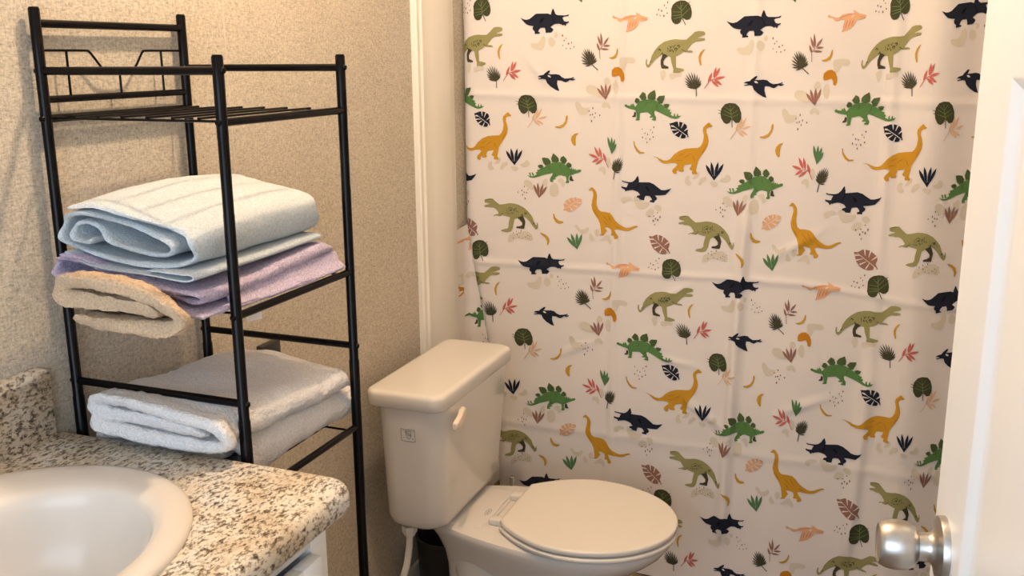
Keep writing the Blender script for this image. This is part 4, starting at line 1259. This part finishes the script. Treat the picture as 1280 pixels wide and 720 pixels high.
15,1:6839 13815 6869 13892 6898 13968 6917 14047 6922 14130 6886 14056 6864 13978 6852 13896
15,1:6839 13815 6878 13869 6917 13923 6947 13982 6964 14048 6919 13998 6886 13941 6863 13878
15,1:6839 13815 6879 13848 6918 13881 6949 13921 6970 13971 6925 13943 6891 13905 6865 13860
15,1:6839 13815 6738 13864 6703 13914 6732 13926 6716 13989 6765 13971 6780 14017 6820 13971 6849 13989 6869 13929 6896 13920
15,1:6828 13815 6834 13628 6857 13629 6851 13815
15,1:4698 11420 4680 11461 4662 11502 4637 11537 4601 11563 4613 11517 4636 11480 4667 11450
15,1:4698 11420 4682 11483 4666 11547 4642 11605 4605 11658 4615 11592 4637 11531 4667 11475
15,1:4698 11420 4689 11502 4681 11584 4664 11663 4634 11739 4636 11655 4650 11575 4674 11497
15,1:4698 11420 4700 11514 4703 11608 4696 11701 4677 11792 4667 11697 4671 11604 4684 11512
15,1:4698 11420 4713 11522 4730 11625 4736 11728 4731 11831 4708 11729 4698 11626 4698 11523
15,1:4698 11420 4728 11528 4758 11636 4779 11745 4788 11857 4750 11751 4726 11642 4712 11531
15,1:4698 11420 4740 11526 4783 11632 4818 11741 4840 11853 4791 11750 4753 11642 4726 11531
15,1:4698 11420 4752 11514 4806 11609 4852 11707 4886 11812 4826 11721 4777 11624 4738 11522
15,1:4698 11420 4756 11498 4815 11576 4866 11660 4907 11751 4842 11677 4789 11595 4743 11507
15,1:4698 11420 4756 11479 4814 11539 4865 11605 4907 11679 4844 11625 4790 11561 4744 11490
15,1:4698 11420 4752 11458 4806 11496 4854 11541 4894 11598 4836 11565 4786 11522 4742 11471
15,1:4698 11420 4745 11437 4792 11453 4836 11480 4873 11518 4823 11508 4779 11485 4738 11452
15,1:4698 11420 4732 11411 4766 11402 4800 11404 4835 11419 4802 11435 4767 11437 4733 11428
15,1:4698 11420 4664 11505 4669 11563 4690 11554 4712 11605 4730 11577 4761 11615 4765 11561 4791 11569 4773 11513 4786 11500 4761 11455
15,1:4686 11421 4665 11210 4688 11208 4710 11419
16,1:4312 14546 4295 14782 4280 14780 4297 14544
16,1:4294 14777 4370 14891 4358 14899 4281 14786
16,1:4357 14889 4369 14964 4369 15037 4359 15108 4341 15177 4318 15246 4311 15172 4309 15100 4314 15028 4329 14958
16,1:4331 14875 4331 14941 4320 15003 4299 15061 4270 15116 4237 15170 4242 15106 4251 15043 4267 14983 4294 14927
16,1:4293 14755 4297 14806 4291 14853 4274 14896 4250 14936 4222 14974 4222 14925 4226 14878 4238 14833 4260 14792
16,1:4382 14904 4428 14940 4464 14983 4491 15030 4511 15082 4528 15136 4487 15097 4448 15057 4417 15011 4395 14961
16,1:4382 14891 4421 14875 4459 14871 4496 14878 4533 14893 4570 14912 4531 14923 4493 14929 4455 14927 4418 14915
16,1:4313 14814 4356 14792 4400 14782 4444 14783 4490 14792 4536 14806 4492 14823 4449 14835 4404 14839 4359 14833
12,1:1824 6936 1951 7135 1937 7145 1810 6946
12,1:1947 7131 2059 7181 2053 7198 1941 7148
12,1:1902 7078 1944 7124 1972 7176 1989 7232 1996 7291 1999 7352 1963 7303 1932 7253 1910 7199 1899 7141
12,1:2042 7204 2075 7257 2095 7313 2103 7371 2101 7431 2094 7492 2067 7438 2044 7382 2031 7325 2029 7266
12,1:2056 7204 2103 7248 2139 7299 2164 7356 2180 7418 2191 7482 2149 7435 2111 7385 2081 7331 2062 7271
12,1:2056 7183 2114 7171 2169 7174 2222 7189 2273 7216 2322 7247 2266 7253 2211 7253 2157 7243 2105 7221
12,1:1986 7150 2007 7097 2037 7054 2075 7022 2120 6997 2167 6977 2143 7026 2116 7071 2081 7108 2038 7135
12,1:2042 7183 2070 7130 2106 7089 2149 7060 2198 7039 2250 7023 2219 7071 2185 7114 2145 7148 2098 7172
12,1:4526 11530 4421 11751 4407 11743 4512 11521
12,1:4416 11755 4300 11794 4295 11777 4411 11739
12,1:4454 11679 4460 11742 4452 11799 4432 11851 4404 11899 4371 11945 4371 11884 4375 11826 4389 11771 4415 11722
12,1:4336 11778 4344 11850 4339 11917 4323 11981 4297 12042 4266 12100 4263 12030 4265 11962 4276 11896 4299 11835
12,1:4285 11793 4278 11869 4258 11937 4228 11998 4190 12054 4147 12108 4159 12035 4175 11966 4200 11901 4236 11843
12,1:4254 11782 4213 11827 4166 11857 4115 11874 4061 11881 4005 11882 4048 11843 4093 11810 4142 11787 4195 11777
12,1:4285 11779 4234 11772 4191 11752 4154 11720 4122 11680 4093 11635 4140 11647 4185 11664 4225 11690 4259 11728
12,1:4375 11752 4323 11739 4279 11713 4242 11676 4211 11631 4183 11582 4232 11600 4278 11623 4318 11655 4350 11698
17,1:2485 12535 2620 12757 2608 12766 2472 12544
17,1:2616 12753 2706 12786 2702 12803 2612 12770
17,1:2606 12747 2638 12786 2658 12828 2669 12873 2671 12921 2670 12970 2643 12929 2620 12888 2605 12844 2600 12797
17,1:2691 12794 2723 12852 2743 12912 2753 12974 2755 13037 2752 13101 2726 13043 2703 12983 2689 12922 2684 12859
17,1:2704 12795 2753 12851 2791 12912 2819 12979 2841 13049 2859 13121 2815 13063 2775 13003 2742 12939 2718 12870
17,1:2750 12803 2803 12799 2853 12808 2900 12828 2945 12857 2988 12890 2937 12888 2887 12882 2839 12867 2793 12841
17,1:2640 12757 2661 12707 2690 12668 2725 12637 2766 12614 2810 12594 2786 12640 2759 12681 2727 12716 2687 12742
17,1:2704 12777 2733 12732 2768 12697 2809 12673 2854 12657 2901 12645 2870 12686 2837 12723 2798 12751 2755 12770
16,1:4447 13445 4415 13504 4386 13567 4356 13629 4320 13685 4273 13732 4217 13770 4238 13701 4267 13639 4307 13587 4354 13540 4402 13494
16,1:4447 13445 4432 13518 4421 13593 4408 13667 4388 13738 4355 13803 4312 13863 4314 13785 4326 13711 4351 13642 4383 13577 4417 13512
16,1:4447 13445 4454 13521 4465 13598 4474 13675 4475 13751 4463 13825 4440 13898 4419 13821 4410 13745 4413 13670 4425 13595 4438 13520
16,1:4447 13445 4475 13517 4506 13588 4537 13659 4559 13732 4569 13808 4568 13886 4526 13818 4496 13748 4478 13674 4468 13597 4460 13521
16,1:4447 13445 4392 13523 4445 13554 4476 13551
16,1:2811 10508 2792 10578 2778 10650 2762 10722 2739 10789 2703 10850 2656 10905 2661 10828 2676 10756 2704 10691 2740 10630 2778 10570
16,1:2811 10508 2810 10585 2814 10663 2816 10740 2810 10816 2791 10889 2760 10961 2745 10881 2743 10804 2754 10729 2773 10656 2794 10582
16,1:2811 10508 2834 10578 2862 10647 2888 10716 2906 10787 2912 10862 2905 10940 2867 10874 2841 10805 2828 10732 2822 10658 2819 10582
16,1:2811 10508 2851 10566 2895 10620 2938 10676 2973 10737 2997 10806 3011 10881 2958 10833 2916 10777 2885 10714 2860 10645 2838 10575
16,1:2811 10508 2774 10603 2836 10612 2859 10598
1,1:7356 11433 7323 11508 7295 11586 7265 11663 7228 11735 7177 11798 7114 11854 7131 11770 7160 11694 7203 11625 7254 11561 7307 11499
1,1:7356 11433 7346 11518 7342 11604 7336 11689 7320 11772 7291 11851 7247 11928 7239 11840 7244 11755 7265 11673 7295 11593 7328 11514
1,1:7356 11433 7376 11515 7402 11595 7426 11675 7440 11757 7440 11841 7426 11928 7388 11851 7363 11771 7354 11688 7355 11603 7358 11518
1,1:7356 11433 7399 11506 7447 11577 7493 11648 7530 11723 7554 11806 7565 11894 7507 11830 7460 11760 7428 11682 7404 11599 7382 11515
1,1:7356 11433 7297 11534 7374 11553 7406 11545
18,1:4590 11916 4579 12002 4572 12090 4564 12178 4548 12262 4520 12343 4480 12419 4476 12328 4484 12241 4504 12158 4533 12077 4564 11997
18,1:4590 11916 4597 12000 4609 12085 4619 12169 4621 12252 4610 12335 4588 12416 4566 12332 4555 12248 4558 12164 4569 12082 4582 11999
18,1:4590 11916 4613 11991 4640 12064 4665 12138 4683 12213 4688 12291 4682 12370 4644 12299 4618 12225 4605 12149 4600 12071 4597 11993
18,1:4590 11916 4620 11968 4654 12019 4686 12070 4711 12125 4725 12184 4727 12249 4684 12203 4651 12152 4630 12095 4617 12035 4606 11975
18,1:4590 11916 4563 12037 4614 12025 4623 11996
18,1:3849 9076 3808 9141 3772 9210 3734 9278 3689 9338 3633 9387 3567 9425 3595 9346 3632 9278 3681 9222 3737 9174 3795 9127
18,1:3849 9076 3826 9157 3809 9241 3789 9324 3761 9402 3719 9473 3665 9537 3672 9448 3691 9364 3724 9289 3766 9218 3810 9148
18,1:3849 9076 3853 9158 3861 9241 3868 9323 3866 9404 3848 9483 3816 9560 3796 9477 3789 9395 3797 9314 3815 9235 3835 9156
18,1:3849 9076 3875 9153 3905 9229 3934 9305 3954 9383 3958 9465 3949 9550 3908 9477 3879 9401 3865 9322 3860 9240 3857 9157
18,1:3849 9076 3781 9159 3841 9192 3873 9190
1,1:6138 12896 6210 12915 6317 12957 6424 12954 6471 12942 6535 12918 6596 12873 6610 12802 6631 12736 6622 12670 6652 12565 6623 12555 6586 12601 6560 12526 6481 12511 6374 12543 6293 12587 6225 12664 6179 12742 6162 12822
10,2:6221 12847 6613 12575 6622 12588 6227 12856
10,2:6178 12817 6295 12802 6298 12812 6189 12856
10,2:6197 12709 6350 12729 6350 12740 6198 12750
10,2:6290 12596 6401 12690 6396 12698 6268 12629
10,2:6432 12510 6478 12642 6469 12646 6396 12526
10,2:6364 12957 6392 12827 6403 12828 6404 12963
10,2:6498 12930 6452 12789 6461 12785 6535 12915
10,2:6602 12798 6533 12715 6540 12707 6628 12769
16,1:5743 9716 5840 9716 5946 9788 6030 9786 6142 9764 6230 9699 6318 9640 6338 9557 6305 9438 6374 9319 6341 9306 6275 9382 6260 9283 6150 9258 6037 9285 5922 9354 5830 9470 5788 9594
10,2:5826 9681 6335 9321 6345 9335 5832 9690
10,2:5776 9614 5916 9629 5916 9641 5778 9657
10,2:5809 9483 5987 9545 5985 9556 5802 9525
10,2:5928 9378 6077 9480 6072 9490 5910 9416
10,2:6097 9283 6157 9443 6147 9447 6060 9299
10,2:5975 9790 6022 9632 6033 9635 6016 9801
10,2:6127 9768 6109 9589 6119 9588 6168 9762
10,2:6300 9649 6190 9527 6197 9518 6326 9618
11,1:3441 10191 3468 10281 3445 10382 3496 10489 3570 10553 3694 10598 3796 10586 3885 10550 3880 10447 3833 10355 3749 10260 3662 10194 3575 10166 3504 10204 3464 10187
10,2:3465 10223 3817 10513 3808 10527 3459 10232
10,2:3450 10424 3563 10357 3568 10367 3471 10460
10,2:3534 10539 3622 10422 3630 10429 3565 10564
10,2:3651 10597 3700 10480 3709 10484 3687 10612
10,2:3765 10600 3759 10523 3769 10520 3801 10587
10,2:3879 10469 3752 10445 3753 10433 3880 10425
10,2:3817 10335 3686 10377 3682 10366 3802 10294
10,2:3698 10209 3610 10313 3602 10306 3668 10182
19,1:4535 14609 4561 14596 4652 14635 4717 14708 4761 14849 4782 14842 4777 14724 4729 14611 4651 14561 4574 14563 4535 14587
19,1:3181 12615 3280 12627 3380 12691 3442 12795 3460 12939 3497 12950 3499 12856 3466 12725 3404 12621 3305 12571 3206 12580
19,1:3738 12463 3755 12444 3701 12382 3689 12252 3697 12108 3665 12085 3603 12159 3577 12258 3597 12361 3664 12437
19,1:5157 12347 5183 12338 5204 12233 5287 12114 5355 12055 5463 12054 5451 12024 5330 12005 5247 12068 5178 12188
19,1:3184 10084 3215 10071 3252 9971 3332 9888 3461 9868 3450 9823 3362 9796 3271 9824 3202 9937
19,1:2872 9499 3004 9449 3097 9366 3128 9249 3093 9142 3063 9131 3063 9245 3007 9360 2887 9456
19,1:7071 14839 7035 14826 6964 14713 6941 14611 6958 14433 6933 14420 6893 14535 6884 14637 6926 14751 6998 14826
20,1:4595 7268 4608 7375 4688 7448 4794 7466 4874 7404 4927 7278 4931 7144 4899 7063 4846 7084 4833 7187 4794 7241 4687 7202 4613 7195
21,2:3395 15103 3385 15081 3371 15089 3367 15120 3377 15142 3391 15134
21,2:3480 15042 3476 15025 3464 15021 3456 15034 3460 15051 3472 15055
21,2:3435 14978 3426 14961 3415 14967 3412 14989 3421 15005 3432 15000
21,2:3545 14899 3534 14882 3518 14888 3515 14912 3526 14930 3542 14923
21,2:3616 14938 3608 14921 3596 14925 3592 14944 3600 14961 3612 14958
21,2:3404 14847 3397 14836 3386 14840 3383 14854 3391 14866 3402 14862
21,2:3488 14776 3481 14759 3469 14759 3463 14777 3470 14794 3482 14794
21,2:3589 14785 3584 14767 3569 14764 3560 14779 3566 14797 3580 14800
21,2:3674 14832 3670 14810 3658 14804 3649 14820 3652 14843 3665 14849
21,2:4129 13198 4123 13168 4109 13164 4101 13191 4107 13221 4122 13225
21,2:4035 13108 4031 13088 4017 13083 4008 13099 4013 13119 4027 13124
21,2:4065 12992 4054 12977 4040 12982 4037 13004 4048 13020 4062 13014
21,2:4121 13009 4109 12992 4094 13000 4091 13024 4104 13040 4119 13033
21,2:4189 13053 4181 13032 4168 13036 4164 13063 4173 13084 4186 13079
21,2:4163 12935 4155 12914 4143 12916 4138 12940 4146 12961 4158 12958
21,2:4298 12999 4287 12979 4272 12983 4267 13007 4278 13028 4293 13023
21,2:4096 12830 4088 12800 4071 12800 4063 12830 4072 12860 4089 12860
21,2:5408 12698 5403 12678 5391 12675 5384 12691 5388 12711 5400 12714
21,2:5728 12769 5719 12744 5702 12744 5695 12771 5704 12797 5720 12796
21,2:5635 12689 5627 12670 5615 12671 5610 12692 5617 12711 5630 12710
21,2:5481 12587 5474 12565 5461 12568 5456 12591 5464 12613 5476 12610
21,2:5688 12633 5685 12608 5674 12600 5665 12617 5668 12642 5679 12650
21,2:5555 12560 5548 12538 5534 12539 5528 12562 5536 12584 5549 12583
21,2:5417 12470 5410 12444 5395 12442 5387 12465 5394 12491 5409 12493
21,2:5509 12446 5507 12427 5495 12419 5484 12431 5486 12450 5499 12458
21,2:5621 12433 5613 12405 5597 12405 5589 12433 5597 12460 5613 12460
21,2:5710 12506 5705 12481 5689 12475 5678 12494 5683 12519 5699 12525
21,2:5538 12349 5536 12321 5523 12309 5512 12327 5514 12355 5527 12367
21,2:2428 10823 2419 10805 2404 10809 2399 10832 2409 10849 2423 10845
21,2:2260 10650 2254 10629 2241 10627 2233 10645 2238 10666 2252 10669
21,2:2365 10711 2360 10682 2346 10677 2336 10702 2341 10731 2356 10736
21,2:2429 10662 2424 10638 2408 10633 2397 10651 2402 10675 2418 10681
21,2:2519 10741 2511 10727 2500 10731 2496 10747 2503 10761 2515 10757
21,2:2491 10652 2488 10628 2473 10621 2461 10638 2465 10663 2480 10670
21,2:2387 10574 2377 10553 2364 10559 2359 10587 2368 10609 2382 10602
21,2:2457 10485 2454 10454 2439 10444 2427 10466 2430 10497 2445 10506
21,2:5941 10410 5936 10391 5921 10390 5913 10407 5919 10426 5933 10427
21,2:5726 10284 5723 10261 5708 10255 5697 10271 5700 10293 5714 10299
21,2:5848 10298 5838 10281 5821 10284 5814 10305 5825 10322 5841 10319
21,2:6026 10302 6022 10267 6004 10261 5992 10291 5996 10326 6013 10332
21,2:5902 10231 5895 10207 5880 10208 5871 10233 5879 10257 5894 10256
21,2:5971 10212 5967 10178 5949 10170 5936 10196 5939 10229 5957 10237
21,2:5844 10167 5836 10140 5818 10140 5808 10167 5816 10193 5834 10193
21,2:5890 10056 5881 10039 5864 10041 5857 10061 5867 10078 5884 10076
21,2:6090 9126 6083 9100 6067 9098 6058 9122 6065 9147 6081 9149
21,2:6004 9050 5997 9030 5982 9028 5974 9046 5981 9066 5996 9068
21,2:6051 8983 6045 8965 6033 8966 6028 8984 6034 9002 6046 9001
21,2:5853 8937 5842 8919 5828 8926 5824 8952 5835 8970 5849 8963
21,2:5935 8913 5924 8893 5906 8896 5900 8919 5911 8940 5929 8936
21,2:5812 8830 5806 8810 5791 8805 5781 8821 5786 8841 5802 8846
21,2:5891 8802 5885 8785 5871 8784 5865 8799 5871 8815 5884 8817
21,2:5996 8787 5983 8765 5966 8771 5960 8798 5973 8820 5991 8814
21,2:6080 8853 6069 8835 6053 8840 6048 8862 6060 8880 6076 8875
21,2:7394 9429 7388 9408 7376 9411 7370 9435 7376 9456 7388 9453
21,2:7478 9482 7470 9466 7458 9470 7453 9489 7460 9505 7473 9501
21,2:7601 9519 7597 9493 7583 9491 7574 9514 7578 9540 7591 9543
21,2:7495 9402 7494 9380 7482 9372 7472 9386 7473 9408 7484 9417
21,2:7535 9453 7534 9441 7525 9437 7518 9445 7520 9458 7528 9461
21,2:7579 9443 7574 9429 7565 9431 7560 9447 7565 9460 7574 9459
21,2:7391 9284 7385 9267 7374 9268 7368 9286 7373 9303 7385 9302
21,2:7548 9312 7542 9298 7532 9301 7527 9318 7533 9332 7543 9329
21,2:7646 9284 7638 9272 7628 9276 7624 9292 7632 9303 7642 9299
21,2:7728 9335 7725 9316 7713 9313 7704 9329 7708 9348 7720 9351
21,2:7786 9385 7785 9364 7774 9359 7765 9374 7767 9395 7777 9400
21,2:7876 9413 7871 9403 7862 9405 7858 9418 7863 9428 7872 9426
21,2:7834 9361 7832 9344 7824 9340 7816 9351 7817 9367 7826 9372
21,2:7827 9287 7824 9274 7815 9272 7808 9283 7811 9296 7821 9298
21,2:7780 9314 7779 9301 7770 9296 7762 9304 7763 9317 7772 9322'''
STEP = .0085
for ln in PRINT.split('\n'):
    h, body = ln.split(':')
    mi, lay = [int(t) for t in h.split(',')]
    q = [int(t) * 1e-4 for t in body.split()]
    poly = [(q[i], q[i + 1]) for i in range(0, len(q), 2)]
    dense = []
    for i in range(len(poly)):
        a, b = poly[i], poly[(i + 1) % len(poly)]
        L = math.hypot(b[0] - a[0], b[1] - a[1])
        k = max(1, int(math.ceil(L / STEP)))
        for t in range(k):
            dense.append((a[0] + (b[0] - a[0]) * t / k, a[1] + (b[1] - a[1]) * t / k))
    n = len(dense)
    us = [p[0] for p in dense]; vs_ = [p[1] for p in dense]
    inner = []
    uu = math.ceil(min(us) / STEP) * STEP
    while uu < max(us):
        vv = math.ceil(min(vs_) / STEP) * STEP
        while vv < max(vs_):
            inside = False
            j = n - 1
            for i in range(n):
                if (vs_[i] > vv) != (vs_[j] > vv) and uu < (us[j] - us[i]) * (vv - vs_[i]) / (vs_[j] - vs_[i]) + us[i]:
                    inside = not inside
                j = i
            if inside and min((us[i] - uu) ** 2 + (vs_[i] - vv) ** 2 for i in range(n)) > (.3 * STEP) ** 2:
                inner.append((uu, vv))
            vv += STEP
        uu += STEP
    co = [Vector(p) for p in dense + inner]
    res = delaunay_2d_cdt(co, [], [list(range(n))], 1, 1e-7)
    tv, tf = res[0], res[2]
    off = .0010 + .0005 * lay
    for ci in range(-4, 5):
        for ri in range(-4, 5):
            du, dv = ci * PU, -ri * PV
            if max(us) + du < -.04 or min(us) + du > 1.585 or max(vs_) + dv < -.03 or min(vs_) + dv > 1.97 or min(vs_) + dv < -.03:
                continue
            b = len(CV)
            CV.extend(P_front(p.x + du, p.y + dv, off) for p in tv)
            for f in tf:
                xs = [CV[b + i].x for i in f]; zs = [CV[b + i].z for i in f]
                le = left_edge(zs[0]) + .0009
                if any(tv[i].x + du > 1.589 or tv[i].y + dv > 1.979 for i in f) or min(zs) < FL + .0045:
                    continue
                if sum(x <= le for x in xs) > 1:
                    continue
                CF.append(tuple(b + i for i in f)); CMI.append(1 + mi)
    for ri in range(-3, 4):                     # the part of the cloth behind the first fold
        du, dv = -PU, -ri * PV
        if max(us) + du < -.043 or min(us) + du > .090 or min(vs_) + dv < -.08 or min(vs_) + dv > 1.9:
            continue
        b = len(CV)
        CV.extend(P_flap(p.x + du, p.y + dv, off) for p in tv)
        for f in tf:
            if sum(CV[b + i].x <= flap_l(CV[b + i].z) + .0005 for i in f) > 1 or any(CV[b + i].x > .16 for i in f):
                continue
            CF.append(tuple(b + i for i in f)); CMI.append(1 + mi)
me = bpy.data.meshes.new('shower_curtain')
me.from_pydata([tuple(v) for v in CV], [], CF)
me.update()
for m_ in cmats:
    me.materials.append(m_)
me.polygons.foreach_set('material_index', CMI)
# all faces look towards the room
flip = [p.index for p in me.polygons if p.normal.y > 0]
bm = bmesh.new(); bm.from_mesh(me); bm.faces.ensure_lookup_table()
bmesh.ops.reverse_faces(bm, faces=[bm.faces[i] for i in flip])
bm.to_mesh(me); bm.free()
me.shade_smooth()
cur = bpy.data.objects.new('shower_curtain', me)
COL.objects.link(cur)
tag(cur, 'cream shower curtain printed with dinosaurs, leaves and bananas', 'shower curtain')
rod = bmesh.new()
tube(rod, [(XW, YC + .004, 2.0), (1.65, YC + .004, 2.0)], .0125, 20)
ro = obj('curtain_rod', rod, M_CHROME)
tag(ro, 'chrome shower rod above the frame carrying the dinosaur curtain', 'curtain rod')
for k in range(12):
    bm = bmesh.new()
    x = .065 + .128 * k
    R_ = .021
    tube(bm, [(x, YC + .004 + R_ * math.sin(t), 1.991 + R_ * math.cos(t)) for t in [2 * math.pi * i / 20 for i in range(21)]], .0016, 8, False)
    obj('curtain_ring', bm, M_CHROME, cur)
